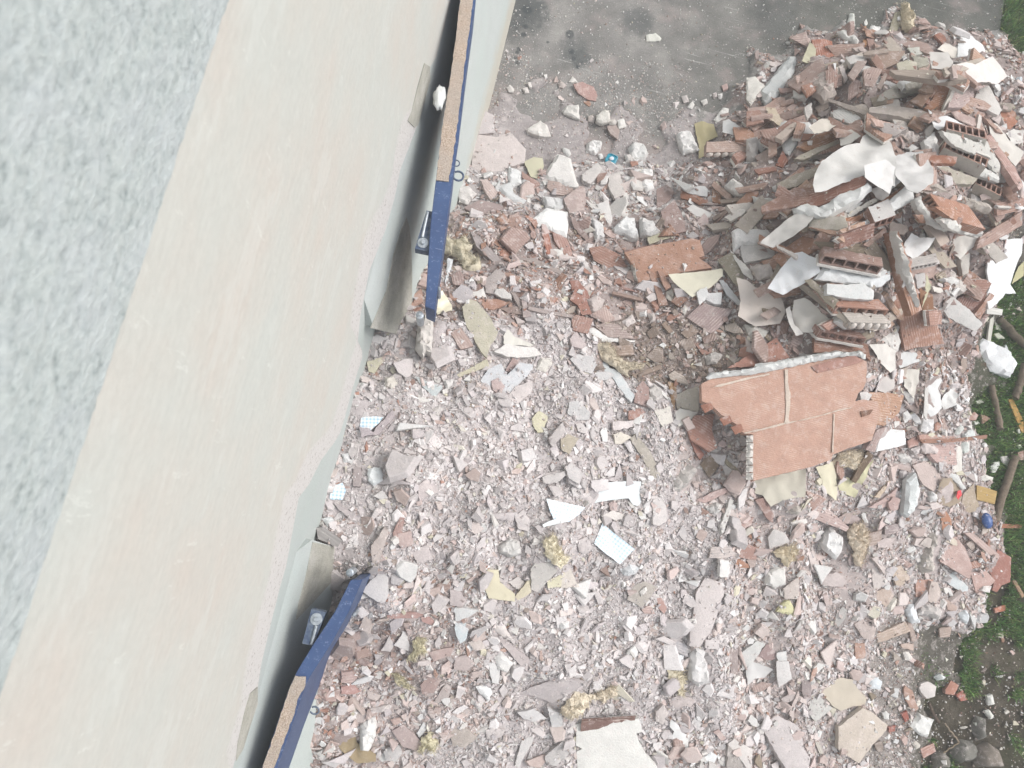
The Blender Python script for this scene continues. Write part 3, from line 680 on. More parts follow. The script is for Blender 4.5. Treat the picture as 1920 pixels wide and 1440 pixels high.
def hollow(A, B, C, T=.045, n=5, top='#b08478', label=None, lift=0., dB=0., dC=0., filled=False, phrase=None, coat=None, zadd=0., backjag=.006, mat='brick', face=None):
    """piece of hollow clay brick; A-B: upper edge of the end with the cells, C: far corner behind A (photograph points), dB, dC: how much higher"""
    m = inside_v([A, B, (B[0]+C[0]-A[0], B[1]+C[1]-A[1]), C], RXX, RYY); z = (np.percentile(TOP[m], 75) if m.any() else .4)+T*.8+lift
    a = up_z(*A, z); b = up_z(*B, z+dB); c = up_z(*C, z+dC); W = Vector(b-a); D = Vector(c-a); Wn = W.normalized(); D2 = D-Wn*D.dot(Wn)
    N = Wn.cross(D2).normalized(); s = 1
    if N.z < 0: N = -N
    if m.any():
        nn_ = np.array(N); dd_ = DIR[m]; TOP[m] = CAM[2]+dd_[:, 2]*((a-CAM)@nn_)/(dd_@nn_); HMASK[m] = 1
    a = Vector(a); t_ = .007; WL = W.length; DL = D.length
    M = Matrix(((Wn.x, 0, N.x, a.x), (Wn.y, 0, N.y, a.y), (Wn.z, 0, N.z, a.z), (0, 0, 0, 1)))
    Yv = N.cross(Wn)
    if Yv.dot(D) < 0: pass
    for i in range(3): M[i][1] = Yv[i]
    Mi = M.inverted(); Dl = Mi.to_3x3() @ D; sy = Dl.y
    V = []; Fs = []
    VC = []; cur = [var(top)]; fc = var(face) if face else cur[0]; fin = tuple(v*.8 for v in cur[0])
    def P(u, v, w): V.append((u+Dl.x*v, Dl.y*v, w)); VC.append(cur[0]+(1,)); return len(V)-1
    def quad(*p): Fs.append(tuple(P(*q_) for q_ in p))
    cw = (WL-t_*(n+1))/n; dep = min(.9, .12/DL)
    us = [t_+i*(cw+t_) for i in range(n)]
    quad((0, 0, 0), (WL, 0, 0), (WL, 0, -t_), (0, 0, -t_)); quad((0, 0, -T+t_), (WL, 0, -T+t_), (WL, 0, -T), (0, 0, -T))
    for i in range(n+1):
        u0 = 0 if i == 0 else us[i-1]+cw; u1 = WL if i == n else us[i]; quad((u0, 0, -t_), (u1, 0, -t_), (u1, 0, -T+t_), (u0, 0, -T+t_))
    for u in us:
        z0_, z1_ = -t_, -T+t_
        quad((u, 0, z0_), (u+cw, 0, z0_), (u+cw, dep, z0_), (u, dep, z0_)); quad((u, 0, z1_), (u+cw, 0, z1_), (u+cw, dep, z1_), (u, dep, z1_))
        quad((u, 0, z0_), (u, 0, z1_), (u, dep, z1_), (u, dep, z0_)); quad((u+cw, 0, z0_), (u+cw, 0, z1_), (u+cw, dep, z1_), (u+cw, dep, z0_))
        quad((u, dep, z0_), (u+cw, dep, z0_), (u+cw, dep, z1_), (u, dep, z1_))
    k = max(4, int(WL/.02)); js = [backjag/DL*(1.5*noise.noise((i*.7, A[0], A[1]))-.3) for i in range(k+1)]
    cur[0] = fc; bt = [P(WL*i/k, 1+js[i], 0) for i in range(k+1)]; top_i = [P(0, 0, 0), P(WL, 0, 0)]; cur[0] = var(top); bb = [P(WL*i/k, 1+js[i], -T) for i in range(k+1)]
    Fs.append(tuple(top_i+bt[::-1])); Fs.append(tuple([P(0, 0, -T), P(WL, 0, -T)]+bb[::-1]))
    for i in range(k): Fs.append((bt[i], bt[i+1], bb[i+1], bb[i]))
    quad((0, 0, 0), (0, 1+js[0], 0), (0, 1+js[0], -T), (0, 0, -T)); quad((WL, 0, 0), (WL, 1+js[-1], 0), (WL, 1+js[-1], -T), (WL, 0, -T))
    o = mk('hollow_brick', V, Fs, MAT[mat], np.array(VC), None, M)
    bpy.context.view_layer.update()
    if filled:
        for u in us:
            sz = (cw*.55, .012, (T-t_)*.52); bm = bmesh.new(); bmesh.ops.create_icosphere(bm, subdivisions=2, radius=1)
            for v in bm.verts:
                q_ = v.co; v.co = Vector((q_.x*sz[0], q_.y*sz[1], q_.z*sz[2]))+Vector((u+cw/2, 0, -T/2)); v.co += Vector((1, 1, 1))*.003*noise.noise(v.co*60)
            me = bpy.data.meshes.new('mortar_plug'); bm.to_mesh(me); bm.free(); at = me.color_attributes.new('Col', 'FLOAT_COLOR', 'POINT')
            at.data.foreach_set('color', np.tile(np.array(lin('#cfc7bf')+(1,), np.float32), len(me.vertices))); me.materials.append(MAT['chip'])
            g = bpy.data.objects.new('mortar_plug', me); COL.objects.link(g); g.parent = o
    if coat:   # plaster still bonded under the brick
        V2 = []; e_ = .006; k = max(5, int(WL/.02))
        pts = [(-e_+(WL+2*e_)*i/k, -e_/DL*(1+1.2*noise.noise((i*.9, A[1], 0)))) for i in range(k+1)]+[(WL+e_, 1.02), (-e_, 1.02)]
        for zz in (-T-.0015, -T-.0015-coat[1]): V2 += [(u+Dl.x*v, Dl.y*v, zz) for u, v in pts]
        L_ = len(pts); F2 = [tuple(range(L_)), tuple(range(2*L_-1, L_-1, -1))]+[(i, i+L_, (i+1) % L_+L_, (i+1) % L_) for i in range(L_)]
        g = mk('plaster_layer', V2, F2, MAT['white'], var(coat[0]), o)
    o['category'] = 'hollow brick'; cx, cy = (B[0]+C[0])/2, (B[1]+C[1])/2; o['_c'] = (cx, cy)
    HER.append(dict(o=o, c=(cx, cy), size=.2, col=top, noun='hollow clay brick piece', label=label, phrase=phrase, K='H')); return o
REC = """
w|J|0 0|skip
w|8|110 110 180 95 240 130 235 240 110 255 85 200|#cfc6c4|th=.04
w|8|110 250 255 272 345 235 400 300 450 350 440 440 330 470 270 520 230 540 140 510 80 500 90 400 75 330|#d6cac5|th=.055 tx=.1|biggest pale pink plaster slab, chunky, lying against the foot of the white plinth||the big pink plaster slab
W|8|460 210 550 155 590 185 622 262 540 262 465 228|#dfdad3|th=.03
W|8|685 90 720 55 800 50 808 150 750 130 700 115|#dedad3|th=.03
W|8|920 130 960 85 1005 90 1010 150 960 175 925 165|#d8d3cb|th=.03
w|8|990 200 1050 190 1075 230 1060 285 1010 250|#b49f98
W|8|1058 160 1105 142 1122 200 1070 215|#dedbd5|th=.02
W|8|1005 160 1040 145 1060 165 1045 190 1005 185|#d2ccc4|th=.02
W|8|860 310 900 280 960 300 955 350 910 385 855 370|#e8e6e3|th=.05
W|8|930 380 960 375 970 410 945 420|#dcdad8|th=.02
W|8|1140 330 1180 290 1240 305 1275 370 1250 415 1190 430 1145 375|#dad9d6|th=.045
W|8|1110 385 1145 375 1185 420 1150 440 1115 430|#d3cdc8|th=.03
W|8|1220 478 1295 478 1305 610 1255 625 1218 575|#eceae7|th=.035|upright white plaster bar with straight edges below the teal cap||
W|8|1455 250 1490 220 1545 220 1612 350 1500 385 1470 320|#e9e7e4|th=.05|clean white plaster block beside the mustard foam scrap||the white block by the mustard foam
W|E|465 565 495 522 535 570|#e2ddd6|th=.015
b|E|500 580 560 565 640 600 665 660 655 700 600 690 530 640|#b98f88|th=.014|oval reddish tile shard lying alone on the dusty concrete||the oval reddish shard on the concrete
W|E|1005 240 1070 225 1110 265 1095 282 1008 286|#d8d8ce|th=.012|lone pale chip far out on the bare concrete near its top edge||
W|E|1250 660 1290 650 1300 700 1265 710|#c9c0bc|th=.02
W|E|1290 735 1330 690 1340 720 1320 750|#dfdcd6|th=.02
W|E|1385 690 1425 675 1430 710 1400 725|#d8d4ce|th=.02
W|E|1465 640 1490 630 1500 665 1475 670|#c6bcb8|th=.018
W|E|1500 645 1530 640 1525 685 1505 680|#dedad6|th=.018
b|E|1525 590 1565 575 1570 610 1540 625|#bfa09a|th=.014
W|E|35 600 60 580 90 610 80 635 50 630|#ddd7d1|th=.02
W|E|145 605 185 598 195 635 165 640|#d8d1cb|th=.02
W|E|185 570 205 562 215 600 195 600|#d8d2cc|th=.012
W|E|395 570 420 555 450 580 430 605 400 600|#c3b6b0|th=.02
W|E|295 515 320 508 322 535 305 542|#e0dcd8|th=.012
W|E|660 790 720 750 755 770 755 830 700 848 660 830|#ddd9d0|th=.03
W|E|600 800 630 790 652 820 640 848 605 840|#c9bdb6|th=.02
P|8|1570 190 1620 170 1700 190 1730 270 1650 300 1640 400 1600 420 1600 320|#c9b27e|amp=.012 th=.004|crumpled mustard foam scrap beside the white plaster block||the mustard foam scrap
W|8|1700 150 1760 70 1805 75 1790 130 1780 150 1730 165|#dedbd5|th=.02
P|8|1760 160 1800 150 1882 205 1840 262 1760 240|#e0dedb|amp=.01
P|8|435 435 500 405 560 412 568 470 520 550 480 540|#d2c8a4|th=.006 amp=.005|smooth yellowish cream fragment between the pink slab and the thick cream slab||
b|8|420 500 545 580 560 590 500 612 425 540|#b48c82
B|8|600 560 770 590 760 640 700 660 640 650 590 610|#b49a92
W|8|660 370 750 400 765 470 800 590 720 585 570 540 575 500|#e3dfda|th=.045 amp=.003|thick cream plaster slab with a straight left edge, its underside showing brick||the thick cream slab
W|8|690 335 740 350 752 385 730 400 700 370|#dddcd8|th=.02
w|8|825 520 930 440 962 490 880 582 830 560|#d0cac5|th=.03
W|8|340 460 430 500 420 580 350 610 330 540|#dcdcda|th=.03
W|8|260 600 350 560 370 640 455 690 430 720 330 700|#cfd0cf|th=.025
W|8|0 600 60 590 120 640 80 690 60 720 0 700|#dcd6d1|th=.03
B|8|150 560 190 550 265 640 250 680 210 690 170 620|#c4ada6
w|8|35 740 140 690 270 720 300 745 200 790 130 800|#b8a09c|th=.02
W|8|560 655 710 680 705 750 640 760 580 745|#dad9d7|th=.03
w|8|700 680 800 600 840 600 850 700 830 780 740 780|#bda6a0|th=.02
W|8|487 820 590 740 735 765 738 850 725 940 650 905 600 880 500 832|#e6e6e3|th=.03 amp=.003|broad clean white plaster piece with five corners above the yellow wool tuft||the five cornered white piece
w|8|1000 530 1075 500 1110 650 1040 680 1000 600|#cdc6c0|th=.02
W|8|1100 530 1165 530 1160 570 1120 570|#e2e0dd|th=.02
W|8|950 540 1010 525 990 580 950 585|#d8d4d0|th=.02
w|8|920 720 1000 690 1030 850 1000 850 950 790|#dedad6|th=.014
W|8|880 790 965 850 975 930 915 960 895 880|#dad8d6|th=.035
W|8|1040 860 1110 795 1180 800 1205 932 1150 930 1110 900 1045 890|#e2e2e0|th=.045
W|8|1215 800 1300 820 1350 900 1290 922 1220 910|#d6d4d1|th=.045
b|8|1320 620 1390 590 1440 640 1410 690 1320 750|#a98e88
b|8|1350 770 1440 690 1490 790 1520 900 1440 920 1370 860|#a58a84|th=.012|long leaf shaped brown tile shard pointing down at the orange brick slab||
b|8|1480 620 1660 690 1655 750 1560 700 1480 680|#a8705c
w|8|1480 610 1640 600 1665 625 1655 670 1540 650|#cfcfce|th=.012
B|8|1690 620 1760 615 1745 720 1690 700|#b47c60
D|8|1690 810 1880 700 1895 712 1700 830|#9c8478
D|8|1740 690 1915 670 1915 695 1750 715|#aa9386
W|8|1760 590 1830 540 1915 600 1900 665 1850 650|#dad6d0
P|8|1520 750 1560 720 1690 780 1670 820 1580 800|#ddd8d2|amp=.008
B|8|870 1010 960 1000 1080 1060 1130 1160 1000 1150 900 1090|#b48476
b|8|1100 1030 1300 985 1470 960 1300 1010 1130 1070|#a8827a
W|8|1150 1100 1160 1060 1185 1120 1205 1230 1170 1200|#c9c3ba|th=.045
B|8|1105 1040 1255 1000 1560 945 1610 960 1640 1060 1600 1075 1690 1140 1400 1190 1200 1240 1160 1120|#c08b76|th=.035 along=8:1160,1240:1690,1140 lift=.015 mat=panel|large flat orange brick slab with a cream sheet under its lower edge||the orange brick slab
P|8|1395 1190 1765 1150 1760 1200 1690 1270 1560 1340 1430 1240|#dcd3b8|amp=.01 lift=.01|cream sheet poking out under the lower edge of the orange brick slab||
w|8|1255 935 1380 905 1400 935 1435 935 1270 990|#cdc4a8|th=.01
b|8|1260 1160 1300 1180 1350 1280 1400 1390 1340 1400 1310 1290|#b08474
b|8|1325 1160 1360 1165 1415 1270 1380 1290|#b58878
w|8|1585 1305 1655 1270 1672 1330 1610 1392|#d6d6d4|th=.008
W|8|625 1015 690 1020 712 1090 680 1100 650 1050|#e0ddd6|th=.01
w|8|620 880 720 950 770 1080 700 1060 640 960|#b58a80|mat=brick
B|8|560 920 600 905 630 1050 590 1060|#b87462
w|8|740 790 780 820 900 980 870 985 770 880|#a48c86|th=.012
b|8|740 1230 800 1230 880 1330 860 1420 780 1380|#a87468
W|8|810 1100 850 1090 910 1170 890 1200 830 1170|#cfc8c4|th=.035
b|8|270 1040 310 1000 360 1010 330 1090|#b87c68
b|8|340 800 400 770 430 900 380 930 320 870|#b59084
D|8|80 900 130 930 300 1110 260 1130 120 1000|#aa9f9c|th=.03|long dusty grey batten running down beside the yellow wool tuft||
D|8|350 1070 500 1080 700 1170 690 1190 480 1110 360 1090|#b0a19b
D|8|1030 1300 1230 1350 1225 1370 1030 1325|#a98d84
b|8|1070 1250 1160 1290 1200 1310 1090 1290|#a88078
F|G|930 560 940 500 1000 520 1090 500 1140 560 1100 600 1200 660 1200 740 1130 790 1070 740 1030 640 940 610|#bdb48a|th=.05|greenish yellow wool tuft close to the upper blue shutter leaf||the wool tuft by the blue shutter
W|G|940 830 960 650 1000 660 980 750|#dcdfe2|th=.012
B|G|985 780 1060 740 1080 800 1060 860 1000 850|#a98e88|along=G:985,780:1000,850
w|G|990 920 1060 850 1150 900 1150 950 1080 990 1000 960|#c3bcbd|th=.01
W|G|1140 910 1230 880 1250 940 1150 945|#e0dcd6|th=.01
w|G|1240 810 1330 730 1390 770 1330 850 1320 930 1240 910|#bcb0ab|th=.02
b|G|1190 960 1330 960 1410 990 1300 1040 1230 1030|#b88674
P|G|870 910 920 900 990 1000 990 1050 880 1080 870 1000|#ded9c2|th=.004 amp=.02 mat=creamplastic name=pipe_piece cat=pipe|curved cream plastic piece under the hinge end of the upper shutter leaf||the curved cream plastic piece
W|G|740 1130 790 1060 860 1070 850 1180 840 1350 800 1330 780 1380 720 1290|#d6d0c9|th=.07 lift=.04|upright white plaster post standing at the hinge of the upper shutter leaf||the white post at the hinge
w|9|100 130 150 75 200 90 290 200 345 300 330 340 290 400 270 480 230 440 120 250|#cac1ac|th=.016|long olive cream slab beside the curved plastic piece near the upper shutter||the olive cream slab
B|9|20 310 90 270 180 400 90 422|#b39890
b|9|345 140 480 125 600 160 610 195 420 170|#a58e86
D|9|560 125 860 185 860 205 640 170 555 145|#ab9c97
D|9|420 0 450 0 520 120 500 150|#b0a09a
b|9|510 80 545 95 580 200 520 200|#b3a29e
w|9|60 600 270 490 285 540 80 620|#c2b8a0|th=.01
w|9|320 440 400 385 500 400 600 410 655 460 560 480 420 475|#dedad5|th=.03|white plaster crest with a cream flake, topmost in the grey heap's upper part||the white crest
P|9|385 330 410 285 450 330 600 400 560 405 470 395 390 385|#d6d2c6|amp=.01
w|9|225 640 280 560 370 520 410 600 500 515 590 530 590 560 470 690 380 765 300 720|#cdcfd2|th=.012|bluish grey flat plate with pink shards lying on it||the bluish grey plate
b|9|400 570 465 445 510 470 440 592|#b89c98
b|9|300 640 350 620 395 680 360 740 310 700|#c0a8a5
w|9|420 745 470 680 590 640 582 720 480 800 430 780|#d1c7c4|th=.03
W|9|640 480 720 485 725 530 680 580 600 560|#d8d3ca|th=.02
w|9|845 490 900 455 1010 480 1030 530 1000 590 920 570|#cbc8c7|th=.015
w|9|845 350 890 300 960 390 930 420 860 400|#c9bab8
w|9|590 950 580 900 630 850 690 890 660 1000 620 1000|#e0d6b8|th=.014|pale yellow plaster flake alone in the grey fines||the pale yellow flake
w|9|1050 545 1085 490 1120 550 1180 570 1290 740 1270 795 1210 720 1140 620|#d5dadb|th=.014 ty=-.1|long pale blue strip pointing down and right in the middle of the heap||the pale blue strip
w|9|1030 580 1100 575 1155 600 1090 640 1035 640|#c9c7c6|th=.01
B|9|1020 262 1080 240 1180 250 1295 350 1110 340|#ad9892|th=.014
W|9|970 278 1010 270 1110 340 1300 362 1290 375 1110 368 1020 350|#e2e0dc|th=.012
F|9|1030 380 1120 380 1180 480 1370 530 1340 560 1260 560 1250 610 1180 570 1060 480|#b9a986|th=.03|brown yellow wool patch under a broken brick half in the brown rubble||the brown yellow wool patch
B|9|1135 400 1280 390 1292 460 1150 472|#a68c7e|th=.03
b|9|845 80 880 0 940 0 960 80 1000 180 930 187 900 120|#aa7568
W|9|960 80 1030 40 1090 80 1060 160 1040 222 990 150|#cdbfb9|th=.03
B|9|860 210 890 182 1010 210 970 312 870 290|#a87f75|th=.035
B|9|1655 200 1760 100 1860 130 1970 150 1900 250 1830 325 1740 260|#ac9592|th=.028|broad mauve brick slab left of the beige lining sheet||the mauve brick slab
B|9|1545 90 1590 30 1665 70 1600 126|#a67c6d|th=.022
D|9|1140 20 1350 70 1350 90 1140 40|#a3857a
w|9|1370 60 1420 30 1475 40 1440 80 1400 95|#d3c9c4
W|9|1210 230 1280 180 1310 230 1250 270|#cfc5c0|th=.025
W|9|1385 170 1430 165 1440 210 1400 240|#d0c4be|th=.025
W|9|1610 145 1640 110 1665 140 1640 185|#cfcac2|th=.02
D|9|1270 600 1470 530 1482 558 1300 622|#a18a7d
D|9|1480 250 1510 225 1560 300 1530 310|#a68c7e
b|9|1610 310 1680 260 1735 300 1660 350|#9d8578
b|9|1700 370 1760 420 1840 455 1760 460|#ae8074
W|9|1780 470 1850 440 1910 460 1870 520 1800 530|#c4beb8|th=.035
b|9|1300 690 1350 640 1395 690 1390 822 1290 790|#b4928c
W|9|1400 700 1440 660 1490 700 1480 760 1430 792|#cfc9c3|th=.035
b|9|1525 650 1580 660 1585 760 1560 870 1545 760|#a87c58|mat=clay
w|9|1430 850 1540 820 1562 920 1490 962|#ddd7cd
b|9|1250 850 1330 830 1370 860 1290 910 1250 910|#b5857a
w|9|1140 925 1290 915 1305 960 1150 987|#dad0cd|th=.02
w|9|700 1040 800 925 815 990 760 1060 720 1092|#c6bebb|th=.04
w|9|780 1050 830 1010 910 1040 870 1100 840 1152 790 1120|#b9ab99|th=.012|tan shell shaped flake in the middle of the grey fines||the tan shell flake
w|9|1145 1010 1200 995 1270 1030 1220 1080 1160 1080|#ddd4c6
w|9|1260 1040 1300 1010 1400 1130 1470 1300 1420 1330 1340 1170|#bdb3a6|th=.012
w|9|650 1290 780 1262 840 1270 700 1362|#d3cbc9|th=.02
w|9|820 1240 870 1210 940 1290 900 1380 840 1340|#cbc5c4|th=.03
w|9|840 790 900 780 985 860 980 910 900 915 830 870|#c9c7c6|th=.012
w|9|885 940 930 935 970 975 960 1010 900 990|#d6cecb|th=.02
w|I|865 235 920 215 990 195 950 240 905 300 870 290|#cfc6ae|th=.008
P|I|830 550 870 543 960 545 925 585 880 625 820 632|#ffffff|mat=gingham amp=.004 name=gingham_cloth cat=cloth|pale blue gingham cloth scrap at the wall's edge above a dusty plank||the upper gingham scrap
P|I|655 960 690 930 725 915 748 960 725 1012 655 1005|#ffffff|mat=gingham amp=.004 name=gingham_cloth cat=cloth|small pale blue gingham scrap lower along the wall beside grey plates||the lower gingham scrap
W|I|865 832 940 828 955 900 900 930 868 900|#dfe3e3|th=.03|fluffy white square lump between the two gingham scraps||the fluffy white square
w|I|945 797 1045 800 1050 860 1010 900 975 850|#b9afb0
w|I|785 830 830 828 828 935 785 935|#b3a6a4
W|I|720 750 765 745 772 790 735 800|#d8d8d8|th=.02
w|I|895 990 950 958 985 1000 940 1012|#d8d3d0
w|I|880 650 1010 500 1022 540 930 640|#b6aaac|th=.02
w|I|1145 930 1200 898 1272 962 1200 1000 1160 1022|#c6bab8|th=.02
w|I|1110 1300 1200 1265 1238 1340 1150 1370|#c9bebc|th=.02|square pinkish grey plate lying flat right of the lower shutter hinge||
D|I|580 1170 620 1165 725 1240 700 1280 590 1232|#a8a3a0|th=.05 lift=.03|short dusty beam end at the wall beside the lower opening corner||the dusty beam end
w|I|885 1270 960 1170 985 1180 935 1370 895 1370|#c2b4ae|th=.03
b|I|1010 1200 1050 1110 1082 1100 1058 1220 1020 1250|#a98680
w|I|1040 1200 1110 1190 1130 1260 1060 1290 1030 1250|#c2a8a3
w|I|1130 310 1210 350 1290 370 1245 440 1190 390|#c8d0d0|th=.008
w|I|820 600 880 610 900 640 830 660|#b6abae
w|I|660 1010 740 1060 800 1090 780 1130 700 1060|#b9afae
W|I|605 1120 660 1110 680 1130 640 1165|#d3d6d5|th=.02
W|I|1290 335 1350 330 1340 380 1310 390|#dcd8d4|th=.02
W|I|965 320 1010 305 1040 350 1010 380 965 370|#d6cfc4|th=.03
W|I|1230 500 1270 475 1298 500 1270 535 1230 530|#d0c9c4|th=.025
w|B|135 215 220 130 300 60 325 120 325 230 300 295 250 292|#e3dedb|th=.012|large white triangular plaster plate beside the lower shutter's hinge end||the white triangle
w|B|345 112 390 75 445 125 400 182 350 170|#cdc7c6
w|B|750 210 830 220 870 290 830 330 755 312|#c6bab8
w|B|120 480 170 360 200 420 215 470 200 515|#cdbcb4
b|B|310 370 510 368 570 385 520 405 320 407|#b48c86
b|B|550 395 620 400 650 440 640 460 560 430|#b88e88
b|B|20 570 40 510 120 500 150 600 110 670 40 660|#c3a7a0
w|B|365 592 435 490 480 600 460 635 400 612|#e6e1dd|th=.012
w|B|275 630 330 530 365 590 340 640|#d8d0cc
F|B|490 560 520 530 580 560 570 640 480 700 450 690 500 620|#cbc283|th=.025|bright yellow wool wisp beside the white and grey flakes||the bright yellow wisp
F|B|320 770 380 790 440 840 490 880 460 890 380 850|#c4bb80|th=.014|thin yellow wool streak running down right near the lower shutter||
w|B|780 340 860 332 950 350 880 400 790 427|#e2e2e0
w|B|780 430 860 420 880 480 860 560 820 582 790 500|#d3dcde|th=.01
W|B|1060 680 1110 640 1170 700 1202 720 1150 782 1090 762|#e0deda|th=.025
w|B|1015 710 1060 710 1100 760 1090 862 1045 850|#dad8d6|th=.02
W|B|930 880 1000 868 1060 910 1030 950 1022 987 950 920|#e8e8e6|th=.02
w|B|1010 478 1060 490 1180 590 1300 680 1290 775 1230 720 1110 580|#c5b9b7|th=.012
W|B|1060 450 1130 450 1195 560 1140 550 1060 500|#d6cdc8|th=.02
w|B|1215 925 1350 870 1540 812 1690 857 1600 920 1460 992 1320 942|#cdc3c2|th=.018|wide pale lilac plate above the long tan wool tuft||the wide lilac plate
F|B|1530 1050 1580 960 1620 912 1760 940 1640 1092 1570 1102|#cdbf9a|th=.03|tan wool tuft, left part, above the white hollow slab at the bottom||the tan wool tuft
F|B|1740 940 1850 890 1918 880 1918 930 1800 980|#cfc09c|th=.03|tan wool tuft, right part, above the white hollow slab at the bottom||
b|B|545 870 590 820 640 798 690 840 640 920 560 932|#ba9c96
w|B|600 640 780 600 760 660 640 700|#c4a9a3
w|B|780 680 860 660 930 720 860 770 780 760|#bcaca8
w|B|640 985 720 860 765 880 740 960 680 990|#c6b8b3
w|B|880 570 960 540 1000 620 920 630|#cfc2bb|th=.03
W|B|180 1040 330 1005 350 1020 290 1060 200 1072|#d6cdc8|th=.03
W|B|135 1160 190 1110 240 1100 252 1170 230 1270 195 1335 135 1332|#e6e4df|th=.05|thick white plaster tooth standing beside the brown cloth||the white tooth
P|B|-60 1240 0 1190 90 1180 110 1280 160 1310 240 1350 240 1400 120 1420 0 1330|#a88a62|amp=.03 th=.003 mat=sheet name=brown_cloth cat=cloth|crumpled brown cloth at the bottom near the lower shutter||the brown cloth
F|B|560 1240 620 1190 665 1250 640 1330 590 1310 540 1325|#ccc384|th=.025|yellow wool knot beside the pink slab near the bottom||the yellow wool knot
w|B|350 1182 430 1140 500 1200 560 1270 520 1322 420 1290|#b9a4a0|th=.02
w|B|520 1200 570 1120 598 1170 540 1232|#e2e1df|th=.014
w|B|650 1190 690 1148 696 1216|#e6e6e4|th=.012
w|B|750 1180 830 1132 940 1230 860 1302 770 1290|#b8aba2|th=.01
w|B|1410 1362 1530 1260 1612 1262 1590 1330 1490 1432 1420 1410|#cbc6c3|th=.04
w|B|1000 1180 1060 1160 1130 1180 1110 1230 1010 1240|#cfc6c3|th=.03
w|B|1220 1060 1330 1030 1430 1100 1330 1120 1260 1100|#cfcccb|th=.03
w|B|1430 1030 1530 1070 1530 1150 1460 1160|#cbc9c8|th=.02
w|B|1250 1250 1350 1210 1300 1310 1260 1380 1230 1440 1200 1430|#d6d2cf|th=.02
W|B|1505 430 1590 410 1590 472 1530 486|#edebe8|th=.03|small bright white cube lowest of the pair on grey fines||
W|B|1430 490 1470 460 1492 512 1440 522|#e4e0dc|th=.025
w|B|350 1290 400 1280 420 1340 380 1400 310 1390 290 1330|#c9c5c3|th=.03
w|B|0 780 80 770 110 820 60 860 0 850|#c1a19a|mat=brick
b|B|0 880 80 860 140 910 90 930 0 930|#b88a84
D|B|60 940 100 960 200 1100 180 1115 80 1000|#c3aea6
w|B|180 900 280 940 240 980 180 950|#c6b8b2
w|6|890 236 1000 230 1116 232 1118 410 1060 392 1030 350 900 360 700 392 760 330 850 290|#e2e9ea|th=.002 mat=checked name=paper_strip cat=paper|white printed paper strip with a square right end in the grey fines||the white paper strip
P|6|460 350 640 390 730 410 690 460 620 510 550 520 510 490 480 420|#ffffff|mat=gingham2 amp=.008 name=checked_paper cat=paper|faintly checked white paper left of the printed paper strip||the checked paper
P|6|430 530 540 480 560 520 440 550|#e2e8e8|amp=.004
P|6|790 660 850 520 930 590 1070 700 970 805 880 740|#ffffff|mat=gingham2 amp=.008 name=checked_cloth cat=cloth|white cloth square with pale blue checks on its lower corner||the checked cloth square
w|6|770 225 890 215 897 290 810 307 775 270|#dad3d2|th=.035
w|6|835 470 920 432 1010 460 1000 490 940 502|#e2dad4|th=.012
W|6|900 380 930 365 955 385 950 430 910 435|#c0aaa6|th=.02
W|6|130 690 210 630 280 650 292 740 200 762 135 732|#d2cfcb|th=.045
F|6|440 640 500 600 560 700 620 762 560 832 500 800 450 730|#d5cc9c|th=.018|pale yellow wool smear among cream sheets left of the checked cloth||the pale yellow smear
w|6|350 840 380 800 480 790 540 850 400 1000 355 980|#cdc8c2|th=.008
w|6|470 920 590 860 560 960 470 970|#d6ccb0|th=.006
w|6|580 850 620 820 690 962 560 972|#d3c9bf|th=.01
P|6|15 870 60 840 130 845 140 930 240 1010 240 1062 60 1042 30 960|#d9caa8|amp=.012 th=.004|torn tan yellow sheet lying flat left of the pale yellow smear||the torn tan sheet
w|6|240 1030 350 900 355 1000 260 1060|#d8cab0
w|6|190 930 270 890 318 940 270 990|#d8d0cb|th=.015
w|6|60 455 240 450 235 505 60 490|#c9c0bf|th=.02
w|6|240 480 300 430 350 500 340 580 270 560|#cdc5c3|th=.025
w|6|430 200 590 160 600 190 530 240 440 245|#cfc9c6|th=.02
w|6|590 130 640 100 700 180 690 250 620 210|#d0cbc9|th=.02
w|6|670 640 740 620 790 690 730 740 690 720|#cbc2c0|th=.03
w|6|1560 900 1670 930 1692 1000 1640 1170 1600 1270 1520 1382 1450 1372 1470 1200 1500 1000|#d9cfcc|th=.03 amp=.004|longest pale plaster slab in the lower middle, narrow at its ends||the long pale slab
W|6|1660 850 1700 790 1740 830 1730 900 1670 900|#e6e4e1|th=.03
w|6|1060 960 1140 920 1232 960 1180 1040 1120 1102 1020 1050|#b9b0a7|th=.014
W|6|1110 1000 1155 960 1165 985 1120 1030|#d8d4ce|th=.015
b|6|1225 1040 1260 1040 1295 1110 1280 1150 1235 1110|#b99088
B|6|1120 1120 1180 1090 1215 1150 1140 1150|#bda09a
R|6|1340 220 1420 130 1500 90 1532 150 1490 230 1400 312 1340 290|#c6c0ba|th=.05|rough grey mortar boulder left of the four brick slab's lower corner||the grey boulder
b|6|1500 360 1600 310 1740 260 1745 290 1560 382|#c4a49f|th=.02
B|6|1730 560 1790 500 1900 480 1880 532 1760 602|#c09c94|th=.02
b|6|1775 710 1830 660 1918 690 1918 780 1800 760|#ae847a|th=.02
b|6|1750 780 1800 770 1900 830 1790 832|#b27c66|th=.014
B|6|1600 690 1700 680 1780 730 1690 772 1590 760|#cbbfba
R|6|1570 400 1640 360 1700 400 1660 450 1590 450|#d3d0cc|th=.035
w|6|1680 600 1720 500 1760 360 1735 350 1690 480 1665 540|#d6d3ce|th=.02
w|6|1200 360 1240 340 1290 400 1300 500 1240 540 1200 530|#d3ccc9|th=.02
w|7|630 590 700 570 830 610 760 700 640 660|#c9c6c6|skip
w|7|1080 530 1170 570 1180 650 1090 610|#c3bfc1|mat=brick
